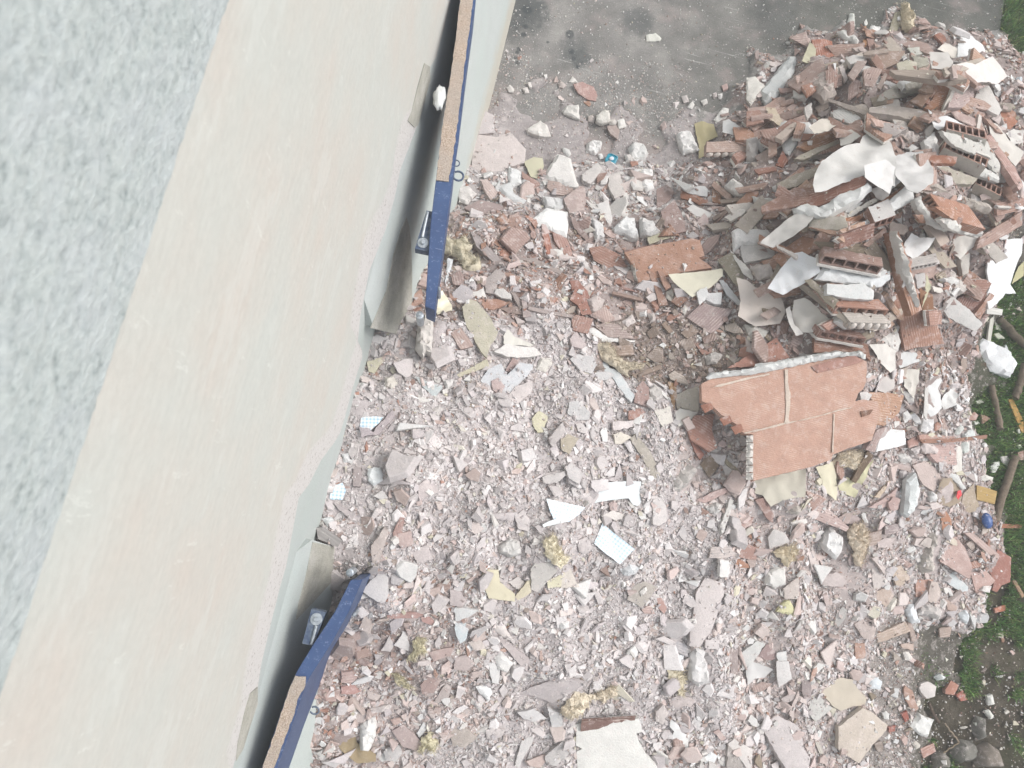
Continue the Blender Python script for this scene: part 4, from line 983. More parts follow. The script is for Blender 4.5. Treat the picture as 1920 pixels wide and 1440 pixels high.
w|7|1290 530 1385 530 1380 600 1290 590|#d0c8c6
W|7|1190 660 1230 590 1290 610 1310 720 1330 830 1250 860 1180 800|#d8d5d3|th=.045|pale crumpled plaster drape below the long pale slab||the plaster drape
W|7|1080 630 1150 640 1130 700 1090 680|#dee1e2|th=.02
F|7|1030 700 1080 680 1130 740 1145 830 1140 920 1110 900 1090 820 1040 790|#d6cb9c|th=.02|upright yellow wool curl at the left of the plaster drape||the yellow wool curl
w|7|1045 930 1130 900 1220 940 1190 980 1060 985|#cdbfbb|th=.02
P|7|1060 1060 1110 1100 1130 1150 1185 1170 1180 1240 1150 1300 1120 1210 1060 1190 1080 1140 1050 1110|#e2e2df|amp=.02
W|7|1280 1320 1330 1280 1370 1310 1350 1360 1290 1375|#e4e6e6|th=.012
w|7|960 1010 1010 970 1050 1020 1010 1100 960 1080|#d0c6c1|th=.035
b|7|1345 1150 1380 1130 1430 1190 1400 1210|#bfa49e
b|7|1445 590 1510 590 1510 750 1460 755|#a59591|th=.012
b|7|1640 640 1700 560 1765 620 1770 660 1700 668|#a08684
w|7|1530 620 1640 540 1690 560 1600 700 1540 740|#cdccc8|th=.02
w|7|1770 620 1830 610 1850 780 1775 850|#dadad8|th=.012
P|7|1560 740 1590 680 1650 690 1740 730 1690 790 1620 790 1570 830|#d2cfcc|amp=.015
w|7|1640 620 1770 700 1765 740 1700 720|#d6d8d6|skip
W|7|1830 280 1860 275 1915 360 1890 380 1770 350|#dbd0a2|th=.02|pale yellow foam wedge above a grey chip in the lower right rubble||
W|7|1705 90 1780 50 1830 50 1835 170 1760 200 1700 170|#dfdcd6|th=.045 amp=.006
w|7|1810 190 1915 110 1918 260 1820 260|#cfc2ba|th=.03
w|7|1390 0 1450 5 1455 90 1440 120 1390 115|#e8e5e1|th=.02
w|7|30 880 120 840 200 840 180 880 60 900|#cdc4c2|skip
R|7|720 60 800 20 860 60 840 110 760 110|#d3d6d8|th=.03
w|C|630 880 740 800 850 730 960 790 1060 830 1130 880 1180 960 1210 1180 1290 1300 1290 1600 1050 1600|#cfc6c4|th=.045 amp=.002|long thick pinkish white slab running off the bottom edge||the thick bottom slab
w|C|190 1130 270 1040 330 1090 520 1190 500 1440 430 1440 330 1290|#d3ccc7|th=.03
w|C|190 1140 330 1260 480 1440 170 1440|#a8a09a|th=.02
w|C|1250 690 1300 510 1360 400 1470 520 1590 630 1480 730 1370 822|#cfccc6|th=.012|pale greenish square plate balanced on the crumbled beige sheet||the greenish square plate
W|C|1350 1030 1420 930 1465 950 1440 1040|#e2e4e0|th=.02
W|C|1310 890 1350 870 1370 920 1340 985|#dcdcd6|th=.015
D|C|1360 1090 1420 1090 1460 1200 1490 1330 1460 1350 1400 1200|#cdc5ba|th=.012
w|C|450 800 500 720 560 780 612 860 570 890 520 870|#dad8d4|th=.025
w|C|330 690 370 650 460 670 460 740 400 780|#dbd9d5|th=.02
b|C|1185 240 1300 250 1310 510 1210 512 1180 400|#a79896
R|C|1200 180 1290 150 1380 210 1390 290 1320 380 1310 250|#dcdad6|th=.03
w|C|1010 690 1060 560 1140 400 1150 450 1090 600 1060 840|#ccbab4|th=.02
w|C|900 510 1010 430 1130 400 1060 530 960 550|#cbbdb8
w|C|840 0 1000 0 1050 240 870 355 840 200|#d8d4d1|th=.01
w|C|1340 90 1400 20 1500 50 1380 170|#dcdad5|th=.015
P|5|130 975 240 885 330 900 345 935 360 960 412 1010 400 1062 330 1060 250 1090 200 1060|#c9b8a2|amp=.008 th=.006|crumbled beige sheet with grit on it above the biggest beige slab||the crumbled beige sheet
w|5|240 1190 390 1072 460 1110 540 1180 532 1212 450 1300 362 1412 240 1332|#d0c0b2|th=.03 amp=.003|biggest beige slab in the lower right corner of the rubble||the biggest beige slab
W|5|425 900 470 880 510 910 497 955 435 952|#dde3e6|th=.014|round bluish white disc on the dust in the lower right||the bluish white disc
W|5|512 1105 535 1090 558 1110 550 1145 520 1140|#dad9d4|th=.02
W|5|383 960 412 955 412 980 390 985|#e0dcd5|th=.012
W|A|970 330 1045 400 1048 480 1000 562 930 500 902 440 930 372|#ebe9e6|th=.05|bright white rhombus chunk right of the lower shell, left of the brown wool||the white rhombus
F|A|1080 370 1110 310 1170 300 1215 360 1210 450 1185 520 1160 600 1130 590 1120 500 1085 440|#c4ae8c|th=.035|brown yellow wool strand right of the white rhombus chunk||the brown wool strand
F|A|540 500 600 470 710 450 720 500 690 560 650 600 600 540|#cdb684|th=.025|ochre wool bit above the white crinkled block||the ochre wool bit
B|A|820 220 880 170 960 220 1082 330 1060 357 860 280|#c4a8a2|th=.022
W|A|700 330 680 300 720 270 790 270 795 300 750 310|#ddd8d2|th=.015
W|A|1165 240 1190 220 1215 300 1190 295|#e4e2de|th=.012
w|A|1060 260 1120 240 1165 270 1120 310 1070 300|#b9a8a6
w|A|520 400 560 340 640 370 670 430 590 460 530 480|#cfcac6|th=.03
R|A|660 240 690 190 780 160 790 210 730 250|#cdc4ba|th=.03
w|A|430 140 500 120 560 250 550 300 500 250|#b08a82|mat=clay
B|A|1210 370 1310 350 1300 440 1220 460|#b39c92
B|A|1330 320 1450 300 1420 370 1330 380|#ab9a98
W|A|1700 90 1680 80 1700 150 1660 130|#d8d8d6|skip
W|A|1430 90 1480 40 1530 0 1580 60 1560 170 1510 230 1460 200|#dbdfde|th=.03
w|A|790 650 830 600 900 620 960 600 950 640 860 680|#d3c6c0|skip
W|A|1475 480 1530 458 1548 480 1510 502 1470 500|#dedcd8|th=.012
w|A|1275 430 1330 400 1410 400 1330 470 1280 470|#c9b9b5|th=.02
w|A|1120 1000 1170 960 1270 1020 1250 1110 1180 1100|#c9b7b0|th=.02
B|A|1272 1070 1470 978 1510 1050 1280 1130|#c0a798|th=.02|tan oblong brick lying at the edge of the soil, right part||the tan oblong brick
w|A|1480 980 1510 990 1550 1110 1520 1120|#b8a096
b|A|1120 1130 1190 1130 1195 1230 1125 1240|#b98f80
W|A|1480 900 1530 838 1555 880 1578 990 1530 1000 1490 930|#e2e6e8|th=.03|smooth white teardrop chunk above the tan oblong brick||the white teardrop
R|A|1570 940 1620 860 1690 870 1760 920 1720 980 1650 960|#d3ccc7|th=.035
W|A|1855 930 1900 905 1925 950 1910 1005 1870 980|#e2e8ea|th=.035|smooth round white lump lying out on the soil||the round white lump
w|A|1740 660 1800 650 1910 740 1905 770 1850 775 1770 720|#d6dcdc|th=.03
R|A|1565 600 1640 420 1690 365 1728 380 1700 520 1700 640 1620 660|#cfc6bc|th=.05|long knobbly grey plaster bar right of the brown wool strand||the knobbly plaster bar
w|A|1750 430 1790 390 1845 430 1840 462|#d6c6b4|th=.02
w|A|1570 450 1620 395 1655 410 1640 470|#cdc0b8
b|A|1540 690 1660 690 1650 800 1545 810|#c09082
w|A|1620 840 1650 700 1700 710 1718 780 1680 860|#cbb9b0|th=.03
w|A|1360 620 1440 590 1500 680 1440 740 1410 730|#cfb6a4|th=.014
w|A|1260 830 1270 770 1350 740 1390 800 1340 880|#c3ab9e|th=.012
w|A|1240 540 1280 530 1350 640 1330 660|#d3c4be
w|A|1240 640 1230 560 1350 700 1250 780|#d3c8c2|th=.01
w|A|890 660 1000 640 1060 700 1040 740 900 735|#c9bbb7|th=.03
w|A|1700 1030 1790 1010 1780 1090 1710 1090|#bba296|mat=brick
b|A|1745 820 1830 880 1810 930 1760 900|#c4a79c
w|A|1000 1360 1060 1350 1150 1420 1100 1460 1000 1440|#c6b09c|skip
W|A|1680 1370 1720 1345 1762 1370 1700 1400|#dadedc|th=.03
w|5|740 950 745 925 790 910 845 940 830 1000 780 1017 750 980|#d8d0ca|th=.045
b|5|640 960 650 935 690 965 728 1080 690 1095 645 1010|#c09484|th=.02|leaf shaped tan red shard with a white edge on the soil's border||
W|5|680 1190 740 1105 780 1135 835 1150 795 1262 740 1240|#e2e1dc|th=.035|white heart shaped plaster chunk on the soil beside the stones||the heart shaped chunk
b|5|895 960 930 905 980 935 950 995 895 987|#c28270|th=.03|bright brick corner on the soil with a white crumb on it||
b|5|965 990 1000 962 1032 1020 990 1032|#b9685a|th=.014
B|5|742 1322 820 1290 838 1340 760 1382|#c08e82|th=.03
W|5|690 1290 720 1275 745 1305 720 1330|#d2cabf|th=.02
b|5|625 1110 660 1090 672 1140 650 1160|#a85c50|th=.014
b|5|545 1190 590 1180 585 1215 550 1222|#b0685c|th=.014
W|5|895 760 915 775 900 790|#dad8c8|th=.01
W|5|640 735 670 730 700 765 680 785 650 780|#dcd6ce|th=.02
w|5|622 680 700 675 700 720 630 705|#c6aca0
W|5|1140 1090 1165 1082 1197 1120 1175 1142|#d6d6cc|th=.02
W|5|1080 1170 1125 1138 1130 1190 1090 1202|#d8dacc|th=.02
W|5|1155 1000 1185 993 1203 1050 1165 1062|#dcdad2|th=.02
W|5|1220 620 1255 610 1252 640 1225 640|#c6beaa|th=.015
S|5|1085 1200 1110 1130 1170 1150 1172 1260 1120 1292|#86837a|th=.05|upper dark grey rounded stone on the soil||the upper dark stone
S|5|975 1330 1010 1280 1110 1285 1115 1400 1000 1432|#817e75|th=.06|widest dark grey stone on the soil near the bottom||the widest dark stone
S|5|1130 1350 1200 1310 1272 1360 1280 1460 1100 1460|#8a7d72|th=.06|brownish dark stone at the bottom right of the soil||the brownish stone
S|5|850 1380 900 1350 960 1400 940 1460 840 1460|#827c72|th=.05|low dark stone partly sunk at the soil's bottom edge||
b|5|860 172 900 40 960 20 1010 80 1060 200 1045 282 940 220|#c4a29a|th=.016|big pinkish tile plate at the right end of the rubble||the big pinkish tile
b|5|1215 100 1300 150 1292 300 1240 320 1210 362 1180 350 1195 290 1160 230 1185 190|#b4766a|th=.02|brightest red tile piece hanging out over the grass||the bright red tile
D|5|1015 0 1060 -5 1225 130 1222 160 1150 120|#c9aca4|th=.02|long pink plank edge above the bright red tile||
b|5|1050 240 1140 230 1200 290 1150 352 1080 372|#c6a198
W|5|1120 350 1140 325 1178 325 1175 365 1140 360|#e0dad4|th=.02
w|5|870 270 930 250 1040 340 1030 362 960 350 890 312|#dbe0e0|skip
D|5|1305 290 1325 288 1380 380 1365 398|#b58a70|th=.012
b|5|1195 460 1262 440 1262 475 1200 490|#b8684c|th=.012
b|4|1210 1230 1250 1168 1300 1252 1302 1382 1230 1382|#c48468|th=.014|orange leaf shaped tile above the big pinkish tile||
D|4|1700 1290 1910 1294 1900 1330 1720 1326|#a8684e|th=.014|short rusty stick end lying on the grass beside the navy cap||
"""
REC2 = """
B|1|450 270 540 265 590 282 612 380 530 410 490 430 470 350|#bb735e|th=.03|ribbed bright red brick stub at the upper left of the tall pile||the ribbed red stub
P|1|380 430 440 280 480 340 480 430|#c6bb98|amp=.01 th=.004
W|1|625 210 690 193 740 215 780 270 770 296 680 256|#dcdad4|th=.03
W|1|700 150 718 90 750 88 757 170 725 196|#d0d2ca|th=.02
W|1|845 235 865 168 938 180 900 235 862 252|#e0deda|th=.03
W|1|813 150 832 125 840 165 822 172|#dcdcd6|th=.01
D|1|805 180 830 178 832 310 808 310|#b47a56|th=.014
b|1|1240 165 1345 190 1320 208 1250 190|#ae8478
b|1|1300 240 1400 200 1432 240 1360 300|#a56a58|th=.014
w|1|990 202 1030 80 1087 72 1062 180 1030 232|#a49a84|th=.02
F|1|1080 80 1078 30 1110 18 1165 110 1162 230 1080 192|#c2b184|th=.045|yellow brown wool tuft crowning the top tip of the pile||the wool tuft at the top tip
w|1|730 330 800 320 870 380 830 390|#cdbab2
b|1|830 260 880 270 915 330 850 345|#b08a80
w|1|685 400 740 375 820 385 812 425 720 440|#dbd6d0|th=.03
b|1|860 400 890 340 1000 352 1100 350 1050 430 960 472 880 440|#a78a7c
b|1|810 375 830 350 980 335 985 360 850 378|#a89488
B|1|810 480 870 460 940 480 880 600 820 590|#b3958c|th=.02
b|1|700 520 765 418 832 420 740 552|#b49b92
b|1|808 700 852 602 910 605 882 700 850 752|#a9938d
D|1|900 600 970 480 985 495 930 620|#ab948a
w|1|1040 440 1120 410 1180 430 1180 485 1050 480|#c6bda8|th=.008
w|1|1115 330 1210 320 1225 370 1150 385|#c9c9bd|th=.008
w|1|1140 380 1250 390 1265 440 1190 470|#bfb9a8
P|1|1265 360 1395 358 1430 430 1400 482 1280 470|#d9d2c9|amp=.008
P|1|1315 350 1380 285 1470 340 1450 440 1400 370|#e2d8ca|amp=.015
W|1|1470 300 1495 230 1540 232 1640 300 1675 380 1560 400 1470 390|#e6e7e6|th=.02 amp=.004|pure white sheet at the top right end of the pile by the bare concrete||the pure white top sheet
P|1|1420 470 1430 440 1520 430 1590 440 1700 388 1750 480 1785 540 1740 580 1680 570 1530 580 1510 530|#e3d9d1|amp=.02|large crumpled cream sheet beside the pure white sheet at the top right||the crumpled cream sheet
W|1|0 530 60 522 130 590 80 652 30 712 0 680|#dcd8cf|th=.02
W|1|80 622 290 368 350 382 330 472 270 560 210 642 130 682|#d8dad8|th=.06 amp=.008|whitewashed log shaped plaster chunk at the upper left of the tall pile||the whitewashed log chunk
R|1|480 520 500 470 560 418 632 432 640 620 560 662 490 602|#c6b7ae|th=.05|oval plastered brick lump with a ribbed reddish middle||the oval plastered lump
B|1|550 500 570 440 600 440 632 480 630 605 560 605|#9f7c72|lift=-.02 th=.03
w|1|640 460 670 450 700 540 680 560|#cfc3bd
b|1|710 590 750 540 800 570 790 640 700 690|#b3928a|mat=brick
B|1|380 590 450 568 482 622 420 662|#b47c68
b|1|220 610 330 605 330 632 240 640|#b08c84
w|1|400 740 450 710 455 780 420 830|#c9c3bc
B|1|90 898 200 880 252 960 190 982 110 940|#ba9084
w|1|130 740 200 750 260 860 240 880 160 820|#c9b49c|th=.006
b|1|0 770 90 760 120 840 0 870|#b08274
w|1|580 772 680 732 792 812 720 852 610 812|#d6d4ce|mat=brick th=.03
P|1|430 880 520 818 570 810 640 850 560 900 470 922|#d6caba|amp=.012
D|1|990 482 1200 478 1430 490 1532 540 1400 562 1030 512|#b9a598|th=.03|long dusty brick beam lying level across the top of the pile||the level dusty beam
w|1|930 650 1040 580 1060 640 1180 650 900 700|#b9b0a2|th=.008
w|1|1060 590 1180 590 1190 640 1060 650|#cdc5b6|th=.014
R|1|1110 560 1180 530 1252 525 1220 590 1130 590|#cbc2b4|th=.02
b|1|1190 620 1300 560 1290 640 1240 640|#b89684
b|1|1130 700 1200 640 1290 640 1250 690 1220 740|#a8816e
B|1|1230 745 1290 680 1330 570 1470 535 1440 620 1350 785|#b67a5e|th=.03 along=1:1240,745:1350,785|sloping orange ribbed brick with a white broken edge, top of the pile||the orange ribbed brick
w|1|1345 790 1460 540 1482 570 1440 640 1375 790|#dad4c9|th=.03
B|1|1400 740 1420 640 1550 590 1680 588 1600 650 1500 740|#bca4a0|th=.04|mauve block with lengthwise grain right of the orange ribbed brick||the mauve block
w|1|1570 700 1620 610 1680 590 1772 760 1740 800|#d6d1ca|th=.02
w|1|850 740 960 720 1255 760 1300 880 1230 850 1050 800 850 770|#bdb0a6|th=.035|flat dusty grey beam left of the white paper curl||the flat dusty beam
b|1|560 680 700 720 900 790 880 815 720 760 570 700|#b3a49a
w|1|870 840 1000 850 1120 880 1030 940 960 925|#a99f9a|th=.02
R|1|1040 915 1090 880 1160 880 1215 935 1200 962 1060 950|#c9beb8|th=.04
w|1|340 1090 480 1020 640 965 642 990 500 1050 400 1102 330 1100|#bcb09f|th=.02
B|1|345 1012 480 932 630 890 640 962 420 1042|#b17b5e|th=.02 along=1:345,1012:630,890|orange grooved tile left of the big raised sheet's upper edge||the orange grooved tile
b|1|375 920 470 925 430 965 375 970|#ab7460
P|1|640 930 720 895 790 940 720 990 650 1010|#dbd6ca|amp=.008
W|1|235 990 262 922 345 932 345 990 290 1068 248 1042|#e2e3e1|th=.02
W|1|0 960 80 930 80 1100 0 1115|#cfc8c2|th=.04
b|1|150 950 210 960 210 1060 150 1080|#b38e80
B|1|200 1140 250 1040 290 1110 250 1160|#b06e5c
b|1|50 1170 190 1150 210 1175 80 1205|#ac7668
w|1|205 1270 300 1220 480 1150 512 1190 340 1290 225 1312|#ada090|th=.03|long knobbly olive plaster bar below the orange grooved tile||the olive plaster bar
W|F|120 860 180 820 250 840 370 850 402 880 320 962 190 950 130 1010|#dddbd8|th=.03|torn white plaster plate left of the folded grey white sheet||the torn white plate
w|F|180 955 330 950 415 990 410 1040 300 1060 205 1078 180 1010|#d3cfcb|th=.03
R|F|250 1090 380 1060 420 1150 300 1170|#c2b9b3|th=.03
w|F|20 1060 110 1010 150 1030 220 1160 200 1260 130 1220|#9c917f|th=.012|olive brown board right of the cream sheet by the orange slab||the olive brown board
w|F|100 980 160 1050 250 1130 270 1200 200 1160|#dad6cf|th=.008
w|F|30 1200 60 1200 200 1370 160 1370 80 1300|#d6d7d8|th=.02
B|F|320 690 440 620 560 555 690 560 700 610 560 690 330 725|#a87c6e|th=.022|terracotta slab pointing left from under the big raised sheet||the long terracotta slab
B|F|560 690 680 590 1020 478 1050 500 1040 540 740 680 640 700|#a66e5e|th=.022
W|F|530 690 640 660 720 690 860 600 1060 508 1085 540 1000 620 770 752 700 757 540 722|#e0e1de|th=.04 lift=-.01|long white plaster bar under the big raised sheet's lower edge||the long white bar
w|F|650 790 700 750 900 760 915 830 850 850 660 840|#c6bcae|th=.02
b|F|650 830 850 860 950 850 960 890 800 880|#a6806e
w|F|900 700 960 655 1030 660 1000 690 940 740 905 730|#d9dad8|th=.012
w|F|920 745 1000 690 1140 615 1150 640 1030 710 930 768|#d8d4cb|th=.02
B|F|900 770 985 760 1120 680 1330 540 1338 560 1250 650 1130 700 990 792 910 820|#b97858|th=.025 lift=.01|orange hollow brick face in a white sandwich, under the bent sheet||the orange sandwich brick
W|F|945 840 1060 780 1200 660 1370 510 1392 640 1280 700 1180 762 1100 800 950 872|#e2e4e3|th=.03 lift=.012
W|F|1230 520 1240 450 1400 362 1415 385 1330 460 1240 540|#dde0e0|th=.03 lift=.03
P|F|1255 340 1330 315 1440 305 1475 340 1520 400 1515 520 1400 612 1330 560 1290 500 1250 460|#dfdcd8|amp=.02 lift=.04 follow=.8|rounded grey white sheet right of the big raised sheet||the rounded sheet
P|F|1090 145 1140 150 1180 180 1215 240 1250 350 1250 450 1245 560 1160 520 1100 470 1030 480 860 540 690 602 680 540 700 450 740 370 800 330 900 270 1010 240 1030 190|#dbd8d2|amp=.03 lift=.06 ty=.1|largest grey white lining sheet, raised on the tall pile's crest||the big raised sheet
P|F|1030 410 1100 390 1180 368 1250 420 1235 520 1200 612 1130 560 1035 490|#e2dfdb|amp=.02 lift=.03|folded pale flap lying on the big raised sheet||
P|F|1060 570 1130 560 1210 600 1200 650 1150 640|#dcd6cf|amp=.015 lift=.02
P|F|315 950 360 900 480 790 570 725 690 750 640 830 560 890 400 975|#d5d0c9|amp=.02 lift=.02|long beige sheet strip sloping down left below the terracotta slab||the beige sheet strip
P|2|1090 262 1150 168 1212 200 1292 210 1270 270 1240 300 1180 347 1110 330|#e5e3e0|amp=.03 lift=.02|crumpled white paper ball right of the hollow bricks||the crumpled white paper
B|2|1000 580 1200 540 1250 600 1310 770 1372 940 1170 970 1100 990 1050 720|#b98472|th=.03 along=2:1010,580:1100,985|large terracotta slab below the narrow upright brick strip||the right terracotta slab
w|2|1130 350 1330 360 1340 385 1150 410|#cfc9c4|th=.02
w|2|1170 460 1240 450 1250 540 1190 560|#cfcac6|th=.03
B|2|1000 165 1060 160 1130 380 1222 702 1150 745 1090 560 1030 300|#b67e66|th=.045 lift=.03 along=2:1010,160:1180,740|long narrow brick strip standing across the terracotta slab, plaster along it||the narrow brick strip
W|2|1058 160 1085 200 1150 420 1225 700 1195 715 1120 470|#d6d2cb|th=.05 lift=-.01
b|2|1195 560 1290 600 1300 760 1230 775|#a87458
P|2|1240 450 1280 540 1250 620 1215 690 1240 600|#d8cfa6|amp=.008
w|2|1290 600 1280 530 1440 620 1560 720 1638 805 1590 858 1400 762|#d8d5d0|th=.035 lift=.02|long slanting plaster slab with cell marks at the grass edge||the slanting plaster slab
B|2|1440 640 1520 600 1700 588 1600 755 1560 720|#a5756a|th=.03
b|2|1580 740 1690 590 1718 605 1620 770|#b78674|th=.02
R|2|1370 430 1440 420 1580 550 1500 610 1400 540|#d0c8c0|th=.04
W|2|1380 480 1440 470 1500 520 1440 530|#dad8d4|th=.03
P|2|1420 200 1590 180 1580 260 1480 355 1430 300|#ddd7cc|amp=.02
w|2|1480 340 1550 310 1540 450 1500 470|#d2ccc2|th=.03
W|2|1360 60 1400 60 1500 80 1655 155 1640 200 1500 170 1370 110|#d9d6d0|th=.035
B|2|1310 -10 1440 0 1660 145 1600 150 1430 75|#b87e66|th=.03
B|2|1590 290 1620 200 1910 20 1910 120 1720 230|#c09a8e|th=.03 along=2:1620,200:1910,20
W|2|1680 245 1780 220 1918 208 1910 310 1880 380 1850 460 1830 530 1870 590 1800 590 1740 662 1680 700 1670 600 1690 540 1668 430 1680 330|#eceeee|th=.012 amp=.004|tall clean white board lying over the grass at the right edge||the clean white board
P|2|1830 530 1880 410 1918 370 1918 470|#d6c68a|amp=.006 th=.003
D|2|1665 700 1700 688 1777 702 1770 742 1665 732|#dcdad2|th=.014 lift=.01|short pale crosspiece of a broken white strip on the grass||the pale crosspiece
D|2|1690 735 1718 738 1692 925 1668 920|#d6d4c6|th=.012|pale upright strip below the crosspiece on the grass||
W|2|1598 905 1640 892 1700 915 1800 962 1805 940 1890 1070 1840 1165 1700 1122 1650 1042 1600 985|#eaecec|th=.045 amp=.012|big crumpled bright white chunk lying alone on the grass||the white chunk on the grass
w|2|1720 790 1760 800 1765 850 1730 840|#cfd0bc|th=.012
w|2|1715 870 1745 862 1790 900 1740 905|#cdd0bc|th=.012
w|2|1490 1040 1525 1045 1530 1110 1500 1150 1480 1130|#b9a296|th=.008
P|2|-70 480 0 495 60 550 150 565 215 570 250 640 270 720 230 800 60 820 -60 750 -40 640|#dccdc1|amp=.02|wide beige lining sheet with a torn right edge above the four brick slab||the wide beige sheet
R|2|0 790 60 800 170 840 100 920 40 900|#cbc8c0|th=.03
P|2|325 640 400 620 440 645 520 720 582 780 500 852 430 862 360 860 312 790|#ddd6ca|amp=.02 lift=.015|cream cupped sheet left of the lowest hollow brick||the cream cupped sheet
P|2|270 700 300 680 330 800 400 870 340 885 290 790|#d8d2ca|amp=.012
P|2|145 560 230 420 330 310 385 298 480 350 510 440 400 520 250 602|#dfe1e3|amp=.025 lift=.05|bluish white folded sheet left of the two middle hollow bricks||the folded bluish sheet
w|2|200 250 350 320 340 345 210 270|#d6cdc5|th=.02
W|2|480 490 540 400 620 400 780 440 900 450 1000 430 1002 490 940 542 860 550 700 520|#e4e6e6|th=.035 lift=.0|thick white plaster layer under the upper hollow brick||the thick white layer
R|2|900 440 950 388 975 400 1000 450 950 470 905 455|#dfdedb|th=.04
w|2|560 520 700 530 800 515 885 570 880 632 720 625 560 595|#dbdcda|th=.04
w|2|400 500 450 490 560 590 640 640 600 700 520 620|#a89a88|th=.03
D|2|350 540 400 530 620 690 700 780 690 800 560 710|#b3a496|th=.025
W|2|940 920 960 880 1060 840 1070 990 1030 1010 980 940|#d6d2cc|th=.03
P|2|850 945 960 940 1030 990 1045 1120 1010 1142 920 1060|#dfd8ce|amp=.02
P|2|1040 990 1180 1000 1200 1060 1060 1110|#d6d8d6|amp=.012
P|2|1070 1110 1190 1120 1200 1200 1160 1320 1100 1230|#dfd7c9|amp=.02|cream petal shaped sheet right of the four brick slab's upper corner||the cream petal
P|4|1060 380 1085 200 1080 90 1130 20 1200 0 1222 60 1195 130 1205 300 1150 360 1110 390|#dadbd8|amp=.03|tall greyish hull shaped sheet right of the cream petal||the hull shaped sheet
w|4|1060 360 1075 120 1100 125 1100 300 1085 400|#dcd9d3|th=.006 lift=.02
P|4|640 120 700 20 790 10 800 120 740 170|#cfc6bf|amp=.02
P|4|1205 260 1230 190 1300 130 1352 190 1325 270 1240 312|#e0dfda|amp=.02 lift=.01
W|4|1045 500 1082 385 1167 392 1152 470 1100 512|#eceae8|th=.03
b|4|1185 400 1240 375 1270 490 1210 510|#b3978e|mat=brick
W|4|890 340 930 320 968 390 900 430|#e4e2de|th=.014
w|3|460 330 560 270 800 120 890 260 760 300 640 322|#b37c6e|mat=clay th=.02
B|3|880 180 950 110 1020 115 1072 230 930 252|#c4aea8|th=.045|skip
B|3|1060 120 1250 140 1430 170 1455 285 1380 230 1200 222 1060 225|#a0705f|th=.02
w|3|100 520 180 480 258 458 260 560 255 640 130 605 110 640|#cdc2b2|th=.008
P|3|100 640 130 610 250 640 200 700 120 740|#d8d4c9|amp=.01
B|3|180 760 230 660 370 650 352 760 390 882 340 912 210 832|#b78376|th=.03
b|3|180 770 240 850 300 930 270 970 230 900|#ae7468
w|3|270 1000 350 920 402 1012 332 1092|#97806f|th=.012
w|3|400 950 430 940 560 1060 540 1075|#a89a84
B|3|1440 500 1560 500 1682 522 1650 640 1550 732 1480 722 1480 600|#bb8a72|th=.02
w|3|1380 505 1420 495 1465 515 1440 562 1390 552|#e0dcd8|th=.03 lift=.04
B|3|1420 900 1500 760 1560 740 1500 860 1480 920|#b59a94|th=.03
W|3|1520 745 1620 755 1700 762 1707 860 1640 880 1500 912 1490 872|#eff0ee|th=.03 amp=.003|flat pure white plaster square right of the four brick slab's bottom||the white square
P|3|1070 1020 1190 978 1215 1080 1230 1200 1215 1250 1110 1165 1120 1120|#dccfae|amp=.015|drooping pale yellow sheet tongue under the four brick slab||
P|3|640 1112 760 1080 1002 1030 1000 1222 900 1235 840 1250 760 1292 700 1212 650 1200|#ddd4be|amp=.015|cream sheet spread out under the bottom edge of the four brick slab||the cream sheet below the slab
F|3|1190 990 1230 920 1380 900 1390 960 1340 1030 1290 1000 1240 1060 1210 1110|#d3c39c|th=.03
P|3|1220 1130 1290 1090 1350 1110 1460 960 1420 1100 1345 1232 1240 1190|#dccf9f|amp=.02 th=.003|pale yellow foam sheet beside the dark wood stick||the pale yellow foam sheet
B|3|1225 980 1260 1000 1270 1080 1250 1110 1215 1050|#b0877a
D|3|1320 1110 1430 905 1472 940 1350 1130|#7f6755|th=.022 lift=.02|short dark wooden stick leaning under the four brick slab's lower corner||the dark wooden stick
B|4|1120 705 1130 600 1340 592 1350 785 1200 780|#c4a29c|th=.022 along=4:1130,600:1340,592
w|4|1330 600 1395 640 1392 832 1270 862 1265 795 1352 786|#dcd8cf|th=.02
b|4|925 580 990 540 1025 570 1010 620 940 640|#b98a80
W|4|1050 640 1080 590 1150 600 1215 660 1180 690 1090 690|#d8c9c4|th=.03
W|4|960 650 1040 620 1050 680 1000 700|#d3cac6|th=.03
R|4|810 690 900 670 1000 740 920 790 850 740|#cfccc8|th=.03
D|4|1020 560 1330 560 1610 527 1602 560 1300 592 1060 600|#aa7765|th=.016 lift=.02|long thin reddish stick reaching out over the grass||the reddish stick
b|4|1020 530 1150 525 1340 545 1330 560 1030 565|#b98c80
w|4|970 790 1080 748 1160 810 1235 900 1150 1012 1060 960|#cdb8b1|th=.01
w|4|760 760 950 800 960 850 780 800|#c0aaa4
W|4|930 920 1010 850 1032 960 1000 1180 940 1240 900 1200 920 1050|#d9dddb|th=.035|flowing pale plaster streak right of the pale yellow foam sheet||the pale plaster streak
W|4|1125 1060 1150 1010 1192 1040 1180 1100 1140 1110|#dcdad8|th=.03
b|4|640 1060 760 920 780 930 680 1070|#c9b09a
w|4|590 1150 740 1060 840 980 800 1120 700 1160|#c3a49e
w|4|760 1110 800 1060 870 1080 840 1170 780 1180|#bb9a94
B|4|110 1180 60 1010 180 1050 230 1080|#b08c82|mat=brick
P|4|1190 1060 1230 900 1340 895 1402 990 1400 1100 1290 1150 1210 1122|#a88e76|amp=.03 th=.002 name=paper_bag cat=bag|crumpled brown paper bag at the pile's right end, plaster crumbs on it||the brown paper bag
w|4|1385 1130 1400 1040 1488 948 1540 1160 1480 1190 1420 1202|#b6a08c|th=.01
W|4|1280 880 1310 855 1360 870 1430 990 1400 1000 1360 940|#dcdcd8|th=.014
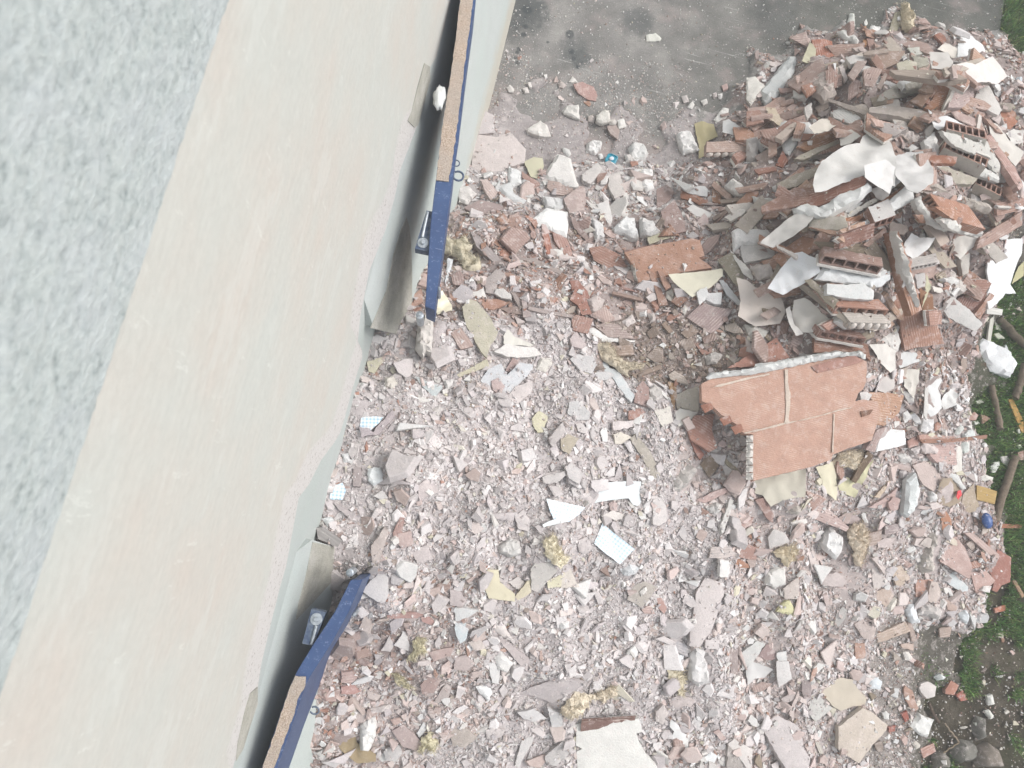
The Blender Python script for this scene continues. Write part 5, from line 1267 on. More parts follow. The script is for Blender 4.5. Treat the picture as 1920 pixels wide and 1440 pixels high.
P|4|1340 1060 1360 1005 1382 1000 1392 1040 1360 1085|#d0424a|mat=redplastic amp=.004 name=plastic_scrap cat=plastic|tiny bright red plastic scrap on the brown paper bag||
D|4|1520 960 1600 980 1692 1012 1672 1122 1518 1082|#c79a5c|th=.018|small orange wooden board end on the grass by the branch||the orange board end
W|4|1525 922 1575 868 1662 890 1655 920|#d8d6cc|th=.012
W|4|1420 520 1480 468 1517 510 1505 560 1430 548|#dde1de|th=.025
W|4|1380 610 1420 588 1452 592 1470 660 1420 692|#d6dbd4|th=.025
W|4|1335 520 1360 470 1390 418 1418 470 1370 530|#cfd2cc|th=.02
b|4|1430 378 1500 330 1532 360 1510 400 1440 402|#b5877a|th=.014
b|4|1550 348 1638 385 1570 432|#b48674|th=.014
W|4|1515 240 1560 228 1580 250 1535 265|#dadac8|th=.012
W|4|1500 410 1540 402 1552 430 1515 440|#dadccf|th=.015
W|4|1640 800 1670 760 1720 755 1722 790 1680 850 1650 850|#d9dbd2|th=.016
W|4|1870 620 1895 608 1912 630 1890 650|#cdd8b8|th=.016
W|4|1700 460 1720 450 1728 475 1705 480|#cfd0c4|th=.012
W|4|1875 480 1895 470 1905 505 1885 515|#dadccf|th=.012
W|4|1885 190 1918 185 1918 215 1890 215|#dadccf|skip
b|4|1870 680 1918 660 1918 740 1880 740|#b58c80|th=.016
D|4|1788 225 1825 215 1900 370 1918 420 1918 510 1900 500 1850 380|#c98f45|th=.014|bright orange wooden slat sticking in from the right edge of the grass||the orange slat
w|D|770 1190 960 1150 960 1230 780 1272|#bb8e80|mat=brick
P|D|710 640 763 628 860 740 960 830 940 880 900 930 800 800 720 700|#dad3c7|amp=.012 lift=.01|long smooth cream board at the right end of the tall pile||the cream board
P|D|835 700 900 660 960 680 960 760 900 770|#dfd9d0|amp=.02
b|D|800 540 860 560 920 620 860 680 800 650|#b5745c
w|D|660 565 700 570 820 700 780 690|#c29a8c
w|D|630 680 650 565 672 580 660 670|#dbd2c8
W|D|870 310 900 295 915 340 890 360|#cfd4d0|th=.03
W|D|915 310 960 290 965 400 930 390|#d3dade|th=.04
P|D|300 530 330 560 380 585 430 580 520 620 608 668 500 655 430 645 370 672 340 650|#e8eaea|amp=.012 lift=.02|thin white paper curl over the highest hollow brick||the white paper curl
W|D|500 868 560 865 640 900 812 998 802 1042 700 1010 560 930 500 900|#d3d2cc|th=.03 lift=.01
b|D|280 855 400 850 502 862 490 907 330 907|#ad6e58|th=.02
w|D|340 940 420 930 500 960 640 1010 610 1055 450 1040 340 1022|#b9af9f|th=.03
R|D|300 1060 400 1050 500 1100 620 1150 772 1200 742 1262 560 1192 380 1132|#bcb0a5|th=.035|row of grey mortar lumps still stuck together in a bar||the mortar lump bar
W|D|215 1160 262 1128 300 1230 360 1310 445 1372 330 1322 230 1222|#d5d4cf|th=.03
W|D|400 1300 440 1278 560 1320 692 1372 662 1422 480 1372|#dcd9d2|th=.03
P|D|690 870 760 900 800 960 780 990 720 950|#c6bbb0|amp=.01
"""
def read_rec(txt):
    for ln in txt.strip().splitlines():
        if 'skip' in ln: continue
        f = ln.split('|'); K, ref, pts, colr = f[0], f[1], f[2], f[3]; op = {}
        for kv in (f[4].split() if len(f) > 4 else []):
            k, v = kv.split('=')
            if k == 'along': r, a_, b_ = v.split(':'); op['along'] = (r, a_.replace(',', ' ')+' '+b_.replace(',', ' '))
            elif k in ('mat', 'name', 'cat'): op[k] = {'checked': 'sheet'}.get(v, v)
            else: op[k] = float(v)
        plate(K, PX(ref, pts), colr, label=(f[5] or None) if len(f) > 5 else None, phrase=(f[7] or None) if len(f) > 7 else None, **op)
read_rec(REC)
Z = lambda r, s: PX(r, s)
def hol(ref, pts, **k): a_, b_, c_ = PX(ref, pts); return hollow(a_, b_, c_, **k)
hol('8', '1650 375 1915 372 1655 300', T=.045, n=5, top='#b89a8e', filled=True, dC=-.01, label='dusty hollow brick with its cells plugged by mortar beside the mustard foam', phrase='the plugged hollow brick')
hol('7', '470 1058 826 1036 462 1085', T=.05, n=5, top='#8e6a62', dC=.02, lift=.005, label='narrow row of dark brick cells above the white slab at the bottom', phrase='the row of dark cells')
plate('w', PX('7', '432 1100 600 1082 850 1060 872 1150 830 1160 850 1222 890 1300 975 1400 985 1560 440 1560 440 1387 430 1282 470 1262 428 1242'), '#e8e6e0', th=.04, amp=.002, lift=.01,
      label='broad clean white slab running off the bottom, dark brick cells along its top', phrase='the broad white slab')
# the body of the tall pile: long broken tiles and plaster strips leaning over one another
PILE = [(1430, 200), (1520, 110), (1640, 75), (1760, 80), (1850, 110), (1905, 200), (1912, 420), (1820, 560), (1720, 650), (1480, 640), (1400, 500), (1330, 420), (1370, 280)]
rs = random.Random(11); k = 0
while k < 190:
    x, y = rs.uniform(1330, 1915), rs.uniform(75, 655)
    if not inside(PILE, x, y): continue
    k += 1; big = rs.random() < .45; L = rs.uniform(48, 95) if big else rs.uniform(22, 50); Wd = L*rs.uniform(.16, .42 if big else .7)
    base = (-24 if x < 1620 else 26)+rs.gauss(0, 24); a_ = math.radians(base); ca, sa = math.cos(a_), math.sin(a_)
    P4 = [(-L/2, -Wd/2), (L*rs.uniform(.2, .4), -Wd/2*rs.uniform(.8, 1.1)), (L/2, -Wd*rs.uniform(-.1, .5)), (L*rs.uniform(.3, .5), Wd/2), (-L*rs.uniform(.3, .5), Wd/2*rs.uniform(.7, 1.2))]
    P4 = [(x+u*ca-v*sa, y+u*sa+v*ca) for u, v in P4]; q_ = rs.random()
    if q_ < .42: plate('B', P4, rs.choice(['#bd8e7c', '#b58476', '#c09a8c', '#b89488', '#c49882']), coat=rs.choice([0, .010, .014]), lift=.008, th=rs.uniform(.012, .03), tx=rs.gauss(0, .25), ty=rs.gauss(0, .25))
    elif q_ < .70: plate('b', P4, rs.choice(['#b89488', '#ae8476', '#bf9e94', '#b39c94', '#c08a74']), th=rs.uniform(.008, .018), tx=rs.gauss(0, .3), ty=rs.gauss(0, .3))
    elif q_ < .85: plate('w', P4, rs.choice(['#d2c9bf', '#c9bbae', '#dcd5cb', '#c2b2a4', '#ceb9ac']), th=rs.uniform(.012, .03), tx=rs.gauss(0, .25), ty=rs.gauss(0, .25))
    elif q_ < .94: plate('W', P4, rs.choice(['#dedbd6', '#d3cec8', '#e2e0dc']), tx=rs.gauss(0, .2), ty=rs.gauss(0, .2), th=.03)
    else: plate('D', P4, rs.choice(['#a99684', '#9c8874', '#b8a898']), tx=rs.gauss(0, .2), ty=rs.gauss(0, .2))
read_rec(REC2.split('P|2|145 560')[0])
# the stacked hollow bricks of the tall pile
hol('F', '1110 800 1255 750 1060 690', T=.055, n=3, top='#a87a6c', face='#d0ccc8', dC=-.03, dB=.0, mat='chip', label='short broken hollow brick with three open cells under the white sandwich', phrase='the three celled brick')
hol('F', '862 985 1100 905 870 880', T=.04, n=4, top='#96685c', dC=.02, label='dark broken hollow brick with a light rim below the three celled brick')
hol('2', '520 850 830 905 470 800', T=.045, n=5, top='#a07468', dC=-.02, coat=('#d8d2ca', .012), label='lowest hollow brick with open cells, behind the four brick slab', phrase='the lowest hollow brick')
hol('2', '720 790 1000 800 660 720', T=.05, n=5, top='#c9bfb5', filled=True, dC=-.02, label='whitish hollow brick with plugged cells just above the lowest one', phrase='the plugged whitish brick')
hol('2', '630 680 985 705 560 605', T=.05, n=5, top='#bb8472', dC=-.03, lift=.01, coat=('#ddd8d0', .008), label='smooth terracotta hollow brick with five open cells, middle of the stack', phrase='the middle hollow brick')
hol('2', '1135 410 1325 372 1120 350', T=.03, n=6, top='#cdc6c0', dC=-.02, label='thin hollow strip with six tiny cells right of the narrow brick strip')
read_rec('P|2|145 560'+REC2.split('P|2|145 560')[1])
hol('2', '535 325 945 405 530 262', T=.05, n=5, top='#a9857b', dC=-.03, lift=.03, coat=('#e0dcd6', .012), label='uppermost ribbed hollow brick with five dark cells, on thick white plaster', phrase='the ribbed hollow brick')
hol('D', '306 1118 428 1288 575 1200', T=.05, n=6, top='#b8806b', dC=-.07, lift=.02, label='terracotta hollow brick with a ladder of cells down its left side', phrase='the ladder celled brick')
hol('D', '622 1046 800 1136 560 1130', T=.055, n=5, top='#ad8070', face='#cfc0b0', dC=-.09, lift=.0, mat='chip', label='grey hollow brick, lowest of the fanned stack with cells along its upper edge')
hol('D', '405 800 700 935 350 880', T=.05, n=7, top='#ad8070', face='#dcd4c8', dC=-.09, lift=.02, mat='chip', coat=('#dcd8cf', .012), label='long hollow brick with seven cells, second down in the fanned stack')
hol('D', '425 672 702 742 395 800', T=.06, n=6, top='#a87a6c', face='#d3ccc0', dC=-.11, lift=.03, mat='chip', label='highest hollow brick of the fanned stack, cells just under a white paper curl', phrase='the highest hollow brick')
plate('W', PX('D', '400 680 520 710 640 760 712 752 770 850 870 1010 940 1090 880 1110 720 900 640 850 480 780'), '#cbc8c0', th=.02, tx=-.25, lift=.0)
plate('B', PX('D', '700 720 735 703 800 800 900 930 960 1062 930 1092 850 960 760 830'), '#c0958c', th=.035, lift=.02, label='plaster edged pink brick leaning along the right side of the fanned stack', phrase='the leaning pink brick')
# the slab of four bricks
SL = plate('B', PX('3', '280 440 350 405 600 370 1040 290 1200 262 1330 240 1427 285 1422 420 1400 480 1368 502 1345 560 1400 548 1500 562 1517 640 1490 740 1460 832 1400 855 1310 882 1190 932 1180 965 1060 1010 640 1112 632 960 638 790 575 787 520 720 420 655 350 590 282 560'), '#cf9d8b',
           th=.045, follow=.3, tx=.12, ty=-.05, lift=.05, along=('3', '640 1112 1060 1010'), step=.02, jag=.002, mat='panel', label='huge slab of four terracotta bricks still joined by mortar, on top of the rubble', phrase='the four brick slab')
bpy.context.view_layer.update()
nSL = np.array(SL.matrix_world.to_3x3().col[2]); cSL = np.array(SL.matrix_world.translation)
def on_slab(name, pts, colr, h, mat, jag=.0015, under=.0012, lump=0.):
    P3 = [up_pl(x, y, cSL, nSL) for x, y in pts]; Mi = SL.matrix_world.inverted(); P2 = [(Mi @ Vector(p)).to_2d() for p in P3]
    Q = jag_poly(P2, .009, jag, len(pts)); v, f = tri_poly(Q, .014); ed = edge_dist(Q)
    V, Fs = solid_from(v, f, lambda x, y: .0045+h*min(1, ed(x, y)/max(.003, h*.7))**.5*(1+.5*noise.noise((x*40, y*40, 0))), .004)
    o = mk(name, V, Fs, MAT[mat], tone(lin(colr)), SL); return o
for s in ('853 345 876 345 874 430 892 520 888 610 878 690 890 712 852 718 862 600 856 480', '570 782 700 752 860 708 890 706 1000 684 1120 655 1220 622 1310 604 1314 612 1220 632 1110 662 1000 690 880 717 720 757 580 787',
          '1190 652 1200 650 1192 780 1190 915 1180 918 1184 780', '345 470 420 442 600 398 745 372 748 380 610 410 430 456'):
    on_slab('mortar_joint', PX('3', s), '#d9c4b4', .0015, 'chip', .0022)
on_slab('mortar_ridge', PX('3', '305 400 345 365 600 340 640 330 650 305 800 285 1050 238 1210 214 1300 225 1370 212 1412 240 1412 272 1340 250 1200 262 1050 292 840 338 630 378 480 392 320 412'), '#dcdedb', .022, 'white', .004)
on_slab('tile_overlap', PX('3', '1040 320 1180 278 1330 245 1400 285 1300 318 1080 368 1055 350'), '#b98478', .006, 'clay', .001)
on_slab('broken_cell', PX('3', '1378 632 1465 620 1440 655 1385 672'), '#8f6452', .001, 'clay', .001)
for i in range(6):
    y = 800+i*52; on_slab('mortar_plug', PX('3', '%d %d %d %d %d %d %d %d' % (588, y, 634, y, 632, y+46, 584, y+46)), '#cfcac2', .014, 'chip', .002)
for (x0, y0) in ((290, 575), (420, 665), (500, 725)):
    on_slab('brick_web', PX('3', '%d %d %d %d %d %d %d %d' % (x0-20, y0+18, x0+50, y0-5, x0+70, y0+40, x0+10, y0+70)), '#a56a58', .002, 'clay', .001)
# odd things
def cap_thing():
    c, n, cx, cy = fit_plane(PX('8', '975 385 1010 368 1070 400 1060 450 1015 472 980 430'), .1, .1, .03, .5, .0)
    r = .034; V = []; Fs = []; N_ = 28; rings = [(.9, -.03), (1, -.008), (.98, 0), (.86, .002), (.8, -.004), (.3, -.004)]
    for q_, z in rings: V += [(q_*r*(1+.10*math.cos(4*(2*PI*k/N_))), 0, 0) and (q_*r*(1+.10*math.cos(4*2*PI*k/N_))*math.cos(2*PI*k/N_), q_*r*(1+.10*math.cos(4*2*PI*k/N_))*math.sin(2*PI*k/N_), z) for k in range(N_)]
    for j in range(len(rings)-1):
        for k in range(N_): Fs.append((j*N_+k, j*N_+(k+1) % N_, (j+1)*N_+(k+1) % N_, (j+1)*N_+k))
    Fs.append(tuple(range(5*N_, 6*N_))); M = frame(c, n, .5)
    o = mk('plastic_stopper', V, Fs, MAT['teal'], None, None, M, True); o['category'] = 'plastic'; o['_c'] = (cx, cy)
    bm = bmesh.new(); bmesh.ops.create_icosphere(bm, subdivisions=2, radius=.013)
    for v in bm.verts: v.co = Vector((v.co.x*1.1, v.co.y, v.co.z*.5+.001))+Vector((.001, 0, 0)); v.co *= 1+.2*noise.noise(v.co*300)
    me = bpy.data.meshes.new('plaster_plug'); bm.to_mesh(me); bm.free(); at = me.color_attributes.new('Col', 'FLOAT_COLOR', 'POINT')
    at.data.foreach_set('color', np.tile(np.array(lin('#d8dde6')+(1,), np.float32), len(me.vertices))); me.materials.append(MAT['white'])
    g = bpy.data.objects.new('plaster_plug', me); COL.objects.link(g); g.parent = o
    HER.append(dict(o=o, c=(cx, cy), size=.05, col='#1f8fa6', noun='cap', label='teal plastic cap filled with white plaster, lying among pale chunks', phrase='the teal cap', K='X'))
cap_thing()
def navy():
    pts = PX('4', '1550 1290 1590 1200 1645 1180 1650 1270 1620 1330 1560 1310'); c, n, cx, cy = fit_plane(pts, 0, 0, .03, .3, .01)
    bm = bmesh.new(); bmesh.ops.create_uvsphere(bm, u_segments=24, v_segments=14, radius=1)
    for v in bm.verts: v.co = Vector((v.co.x*.030, v.co.y*.042, v.co.z*.022 if v.co.z > 0 else v.co.z*.012)); v.co *= 1+.06*noise.noise(v.co*60)
    me = bpy.data.meshes.new('plastic_cover'); bm.to_mesh(me); bm.free(); me.materials.append(MAT['navy']); me.polygons.foreach_set('use_smooth', [True]*len(me.polygons))
    o = bpy.data.objects.new('plastic_cover', me); COL.objects.link(o); o.matrix_world = frame(c, n, .3); o['category'] = 'plastic cover'
    HER.append(dict(o=o, c=(cx, cy), size=.06, col='#2c4d84', noun='cover', label='rounded navy blue plastic cover beside the branch on the grass', phrase='the navy cover', K='X'))
navy()
def branch(ref, pts, r, label, col='#75695c'):
    P = PX(ref, pts); Q = []
    for i in range(len(P)-1):
        for k in range(5): Q.append((P[i][0]+(P[i+1][0]-P[i][0])*k/5, P[i][1]+(P[i+1][1]-P[i][1])*k/5))
    Q.append(P[-1]); W3 = []
    for i, (x, y) in enumerate(Q):
        z = r*.7+.01; p = up_z(x, y, z); W3.append((p[0]+.006*noise.noise((i*.6, x, 0)), p[1]+.006*noise.noise((i*.6, y, 3)), z+.006*noise.noise((i*.5, 1, x))))
    o = tube('branch', W3, r, MAT['bark'], n=10, col=lin(col), taper=[1+.2*noise.noise((i*.8, 2, r*90)) for i in range(len(W3))])
    o['category'] = 'branch'; HER.append(dict(o=o, c=Q[len(Q)//2], size=.2, col=col, noun='branch', label=label, phrase=None, K='X'))
branch('4', '1640 100 1670 250 1700 380 1715 480', .017, 'short thick grey branch on the grass left of the orange slat')
branch('4', '1850 710 1790 880 1720 1080 1680 1250 1610 1400', .021, 'longest grey branch on the grass, passing the navy plastic cover')
branch('4', '1925 -80 1900 40 1870 120 1840 215', .020, 'grey branch at the right edge above the orange slat', '#6f6458')
branch('2', '1740 760 1800 820 1860 890 1940 960', .022, 'dark branch running off the right edge below the pale crosspiece', '#5f574b')
branch('2', '1390 1050 1500 1070 1590 1085 1650 1090', .016, 'low dark branch half hidden between pile and grass', '#6b5f52')
branch('5', '790 1040 820 1110 850 1160', .008, 'short dark twig beside the heart shaped white chunk', '#5d5148')
branch('5', '890 1165 930 1220 975 1280', .004, 'thin pale twig leading away from the heart shaped chunk', '#8d8070')
branch('5', '860 1365 920 1320 975 1285', .004, 'thin twig slanting up to meet the pale twig on the soil', '#857866')
# white lump caught behind the upper shutter
bm = bmesh.new(); bmesh.ops.create_icosphere(bm, subdivisions=3, radius=1)
for v in bm.verts:
    q_ = v.co.copy(); v.co = Vector((q_.x*.024, q_.y*.052, q_.z*.02))*(1+.35*noise.noise(q_*2.2)+.18*noise.noise(q_*6))
me = bpy.data.meshes.new('plaster_lump'); bm.to_mesh(me); bm.free(); at = me.color_attributes.new('Col', 'FLOAT_COLOR', 'POINT')
at.data.foreach_set('color', np.tile(np.array(lin('#d3d6d4')+(1,), np.float32), len(me.vertices))); me.materials.append(MAT['white'])
o = bpy.data.objects.new('plaster_lump', me); COL.objects.link(o); o.location = tuple(up_z(824, 184, ZS-.005)); o.rotation_euler = (0, 0, .15)
tag(o, 'rough white plaster lump caught between the upper shutter and the wall', 'plaster'); HER.append(dict(o=o, c=(824, 184), size=.08, col='#d3d6d4', noun='lump', label=o['label'], phrase=None, K='X'))
# ---------------------------------------------------------------- loose broken pieces
PAL = {'T': '#b08d84 #a67f73 #b5968e #9c7f76 #b98c7c #a8928c #bf9f96 #b27a68 #a8755f', 'L': '#c2b9b7 #cbc4c2 #bbb1af #d1cac8 #b3a9a7 #c8bdba #bfb3b3',
       'V': '#e2e0dc #dad6d0 #e6e5e3 #d4cfc9', 'C': '#d6cdb9 #cfc4aa #d9d2c4', 'K': '#cab8b1 #c3ada6 #cfc0ba #bba29a #c9b0aa', 'N': '#9c887d #a79388 #8f7a6e #b0a094 #96826f'}
PALL = {k: np.array([tone(lin(c), {'L': .6, 'K': .74, 'V': .8}.get(k, .78), {'L': 1.02, 'K': .98, 'V': .86}.get(k, .9)) for c in v.split()]) for k, v in PAL.items()}; PK = list(PAL)
ZP = {  # palette shares T L V C K N, then pieces per m2: large, medium, small, grit
 'P': ((.02, .76, .08, .02, .11, .01), 9, 400, 5000, 19000), 'S': ((.07, .34, .16, .03, .38, .02), 28, 560, 4600, 12000),
 'T': ((.40, .18, .10, .02, .20, .10), 46, 680, 3600, 7000), 'B': ((.20, .05, .07, .02, .08, .58), 22, 520, 4200, 8000),
 'R': ((.38, .08, .16, .05, .20, .13), 46, 640, 3000, 5000), 'W': ((.20, .32, .28, .02, .16, .02), 30, 520, 3000, 8000),
 'K': ((.08, .22, .35, .03, .30, .02), 0, 6, 120, 3800), 'C': ((.05, .20, .55, .05, .10, .05), 0, .2, 9, 800),
 'M': ((.12, .20, .22, .06, .28, .12), 3, 60, 1300, 9000), 'D': ((.16, .12, .26, .22, .14, .10), 0, 3, 150, 1900), 'G': ((.10, .10, .50, .20, .05, .05), 0, 3, 45, 700)}
XLO, XHI, YLO, YHI = GX0+.03, 3.85, -2.05, 4.1
CLN = np.array([[noise.noise((x*4.2, y*4.2, 7))+.7*noise.noise((x*10, y*10, 3)) for x in gx] for y in gy])
def sample(cls, r0, r1, p):
    """points of one size class over the heap; sizes fall off as a power law"""
    dmax = max(v[cls] for v in ZP.values()); n = int(dmax*(XHI-XLO)*(YHI-YLO))
    x = rng.uniform(XLO, XHI, n); y = rng.uniform(YLO, YHI, n); z = zone(x, y)
    dens = np.array([ZP[k][cls] for k in ZONES])[z]
    ii_ = np.clip(((x-GX0)/GS).astype(int), 0, len(gx)-1); jj_ = np.clip(((y-GY0)/GS).astype(int), 0, len(gy)-1); cl_ = CLN[jj_, ii_]
    dens = dens*np.clip(1+(1.9 if cls < 3 else .9)*cl_, .15, 1.9)
    keep = rng.uniform(0, dmax, n) < dens; x, y, z = x[keep], y[keep], z[keep]; u = rng.uniform(0, 1, len(x))
    r = (r0**-p+(r1**-p-r0**-p)*u)**(-1/p); return x, y, z, r
def colours(z, mixw=.07):
    sh = np.array([ZP[k][0] for k in ZONES])[z]; cs = sh.cumsum(1); cs /= cs[:, -1:]; k = (rng.uniform(0, 1, len(z))[:, None] > cs).sum(1)
    out = np.zeros((len(z), 3))
    for i, key in enumerate(PK):
        m = k == i; out[m] = PALL[key][rng.integers(0, len(PALL[key]), m.sum())]
    return np.clip(out*rng.uniform(.86, 1.10, len(z))[:, None], 0, .9), k
def settle(x, y, r, frac):
    """heights: on the heap, or on top of the big pieces for a few; drop those that would stick through a big piece"""
    h = heap(x, y); h = np.where(h < 0, 0, h); P = np.stack([x, y, h], 1); px, py = proj(P)
    i = ((py-RY0)/RS).astype(int); j = ((px-RX0)/RS).astype(int); ok = (i >= 0) & (i < TOP.shape[0]) & (j >= 0) & (j < TOP.shape[1])
    ii = np.clip(i, 0, TOP.shape[0]-1); jj = np.clip(j, 0, TOP.shape[1]-1); on = ok & (HMASK[ii, jj] > 0) & (TOP[ii, jj] > h-.01)
    up = on & (HMASK[ii, jj] < 2) & (rng.uniform(0, 1, len(x)) < frac); keep = ~on | up
    zt = TOP[ii, jj]; d = np.einsum('ij,nj->ni', R_, np.stack([px-960, 720-py, np.full(len(px), -F)], 1)); k = (zt-CAM[2])/d[:, 2]
    x = np.where(up, CAM[0]+d[:, 0]*k, x); y = np.where(up, CAM[1]+d[:, 1]*k, y); h = np.where(up, zt, h)
    return x, y, h, keep, up
def normals(x, y):
    e = .03; nx = -(heap(x+e, y)-heap(x-e, y))/(2*e); ny = -(heap(x, y+e)-heap(x, y-e))/(2*e); n = np.stack([nx, ny, np.ones(len(x))], 1); return n/np.linalg.norm(n, axis=1)[:, None]
def bases(n, tilt):
    m = len(n); a = rng.uniform(0, 2*PI, m); t_ = np.abs(rng.normal(0, tilt, m)); n = n+np.stack([np.cos(a)*np.tan(np.clip(t_, 0, 1.2)), np.sin(a)*np.tan(np.clip(t_, 0, 1.2)), np.zeros(m)], 1)
    n /= np.linalg.norm(n, axis=1)[:, None]; g = rng.uniform(0, 2*PI, m); u = np.stack([np.cos(g), np.sin(g), np.zeros(m)], 1)
    u -= n*(u*n).sum(1)[:, None]; u /= np.linalg.norm(u, axis=1)[:, None]; return u, np.cross(n, u), n
def shards(r, k, flat, asp):
    """local vertices of m broken plates: k-sided prisms with uneven sides and a slightly shifted, smaller top"""
    m = len(r); a = (np.arange(k)+rng.uniform(-.36, .36, (m, k)))*2*PI/k; R = rng.uniform(.62, 1.15, (m, k))
    s = np.exp(rng.normal(0, asp, m))[:, None]; X = np.cos(a)*R*s**.5; Y = np.sin(a)*R/s**.5; th = (flat*np.exp(rng.normal(0, .35, m)))[:, None]
    sc = rng.uniform(.74, 1., (m, 1)); dx, dy = rng.uniform(-.12, .12, (2, m, 1)); sl = rng.uniform(-.25, .25, (2, m, 1))
    top = np.stack([X*sc+dx, Y*sc+dy, th/2+(X*sl[0]+Y*sl[1])*th], -1); bot = np.stack([X, Y, -th/2+0*X], -1)
    return np.concatenate([top, bot], 1)*r[:, None, None]
def place(L, x, y, h, u, v, n, sink):
    c = np.stack([x, y, h], 1)+n*sink[:, None]; return c[:, None]+L[..., :1]*u[:, None]+L[..., 1:2]*v[:, None]+L[..., 2:]*n[:, None]
def mass(name, chunks, mat, kind='stuff', label=None, cat=None):
    V = []; LI = []; LS = []; LT = []; CC = []; v0 = 0; l0 = 0
    for (W, col, faces) in chunks:
        m, nv = W.shape[:2]
        V.append(W.reshape(-1, 3)); CC.append(np.repeat(np.hstack([col, np.ones((m, 1))]), nv, 0)); base = (np.arange(m)*nv)[:, None]+v0
        for f in faces:
            LI.append((base+np.array(f)[None]).ravel()); cnt = len(f); LS.append(l0+np.arange(m)*cnt); LT.append(np.full(m, cnt)); l0 += m*cnt
        v0 += m*nv
    V = np.concatenate(V).astype(np.float32); LI = np.concatenate(LI); me = bpy.data.meshes.new(name); me.vertices.add(len(V)); me.vertices.foreach_set('co', V.ravel())
    me.loops.add(len(LI)); me.loops.foreach_set('vertex_index', LI.astype(np.int32)); LS = np.concatenate(LS); me.polygons.add(len(LS))
    me.polygons.foreach_set('loop_start', LS.astype(np.int32)); me.polygons.foreach_set('loop_total', np.concatenate(LT).astype(np.int32)); me.update()
    at = me.color_attributes.new('Col', 'FLOAT_COLOR', 'POINT'); at.data.foreach_set('color', np.concatenate(CC).astype(np.float32).ravel())
    me.materials.append(mat); o = bpy.data.objects.new(name, me); COL.objects.link(o); tag(o, label, cat, kind=kind); return o
def prism_faces(k): return [list(range(k)), list(range(2*k-1, k-1, -1))]+[[i, i+k, (i+1) % k+k, (i+1) % k] for i in range(k)]
OCT = np.array([[1, 0, 0], [-1, 0, 0], [0, 1, 0], [0, -1, 0], [0, 0, 1], [0, 0, -1.]]); OF = [[0, 2, 4], [2, 1, 4], [1, 3, 4], [3, 0, 4], [2, 0, 5], [1, 2, 5], [3, 1, 5], [0, 3, 5]]
chunks = []; solo = []
for cls, r0, r1, p, tilt, frac in ((1, .045, .10, 2.0, .36, 0.), (2, .017, .046, 1.6, .45, .02), (3, .0075, .021, 1.3, .5, .025), (4, .0025, .0075, 1.2, .5, .06)):
    x, y, z, r = sample(cls, r0, r1, p); x, y, h, keep, up = settle(x, y, r, frac)
    x, y, z, r, h, up = x[keep], y[keep], z[keep], r[keep], h[keep], up[keep]; col, pk = colours(z)
    n = normals(x, y); n[up] = (0, 0, 1); u, v, nn = bases(n, tilt)
    if cls >= 3: k_ = np.where(up | (h <= 0.001), .3, .55)
    flatm = np.isin(pk, [0, 5]) | (rng.uniform(0, 1, len(x)) < .72)
    lift = rng.uniform(-.15, .6, len(x))*r if cls < 4 else rng.uniform(0, .6, len(x))*r
    lift = np.where((h <= 0.001) | up, r*.12, lift)
    if cls == 4:
        L = OCT[None]*rng.uniform(.5, 1.25, (len(x), 6, 1))*r[:, None, None]+rng.normal(0, .12, (len(x), 6, 3))*r[:, None, None]
        chunks.append((place(L, x, y, h, u, v, nn, lift), col, OF))
    else:
        kk_ = (3, 4, 5, 6) if cls < 3 else (3, 4, 5); pick = rng.integers(0, len(kk_), len(x))
        for k in kk_:
            sel = pick == (k-3)
            for fl in (True, False):
                m = sel & (flatm == fl)
                if not m.any(): continue
                L = shards(r[m], k, .20 if fl else .5, .55 if fl else .3); W = place(L, x[m], y[m], h[m], u[m], v[m], nn[m], lift[m]+(.0 if fl else .0))
                if cls < 3: solo += [(float(r[m][i]), x[m][i], y[m][i], h[m][i], W[i], tuple(col[m][i]), int(pk[m][i]), k, fl, L[i], u[m][i], v[m][i], nn[m][i], float(lift[m][i])) for i in range(m.sum())]
                else: chunks.append((W, col[m], prism_faces(k)))
# the largest 300 brick shards and 300 plaster pieces that the photograph's frame shows are things of their own
def vis(s):
    a_, b_ = proj(np.array([s[1], s[2], s[3]])); 
    if not (8 < a_ < 1912 and 8 < b_ < 1432): return False
    lim = np.interp(b_, [0, 300, 600, 760, 1000, 1100, 1440], [960, 880, 800, 660, 610, 690, 570]); return a_ > lim
solo.sort(key=lambda s: -s[0]); cnt = {0: 0, 1: 0}; SOLO = []
for s in solo:
    g = 0 if s[6] in (0, 5) else 1
    if cnt[g] < 300 and vis(s): cnt[g] += 1; SOLO.append((g, s))
    else: chunks.append((s[4][None], np.array([s[5]]), prism_faces(s[7])))
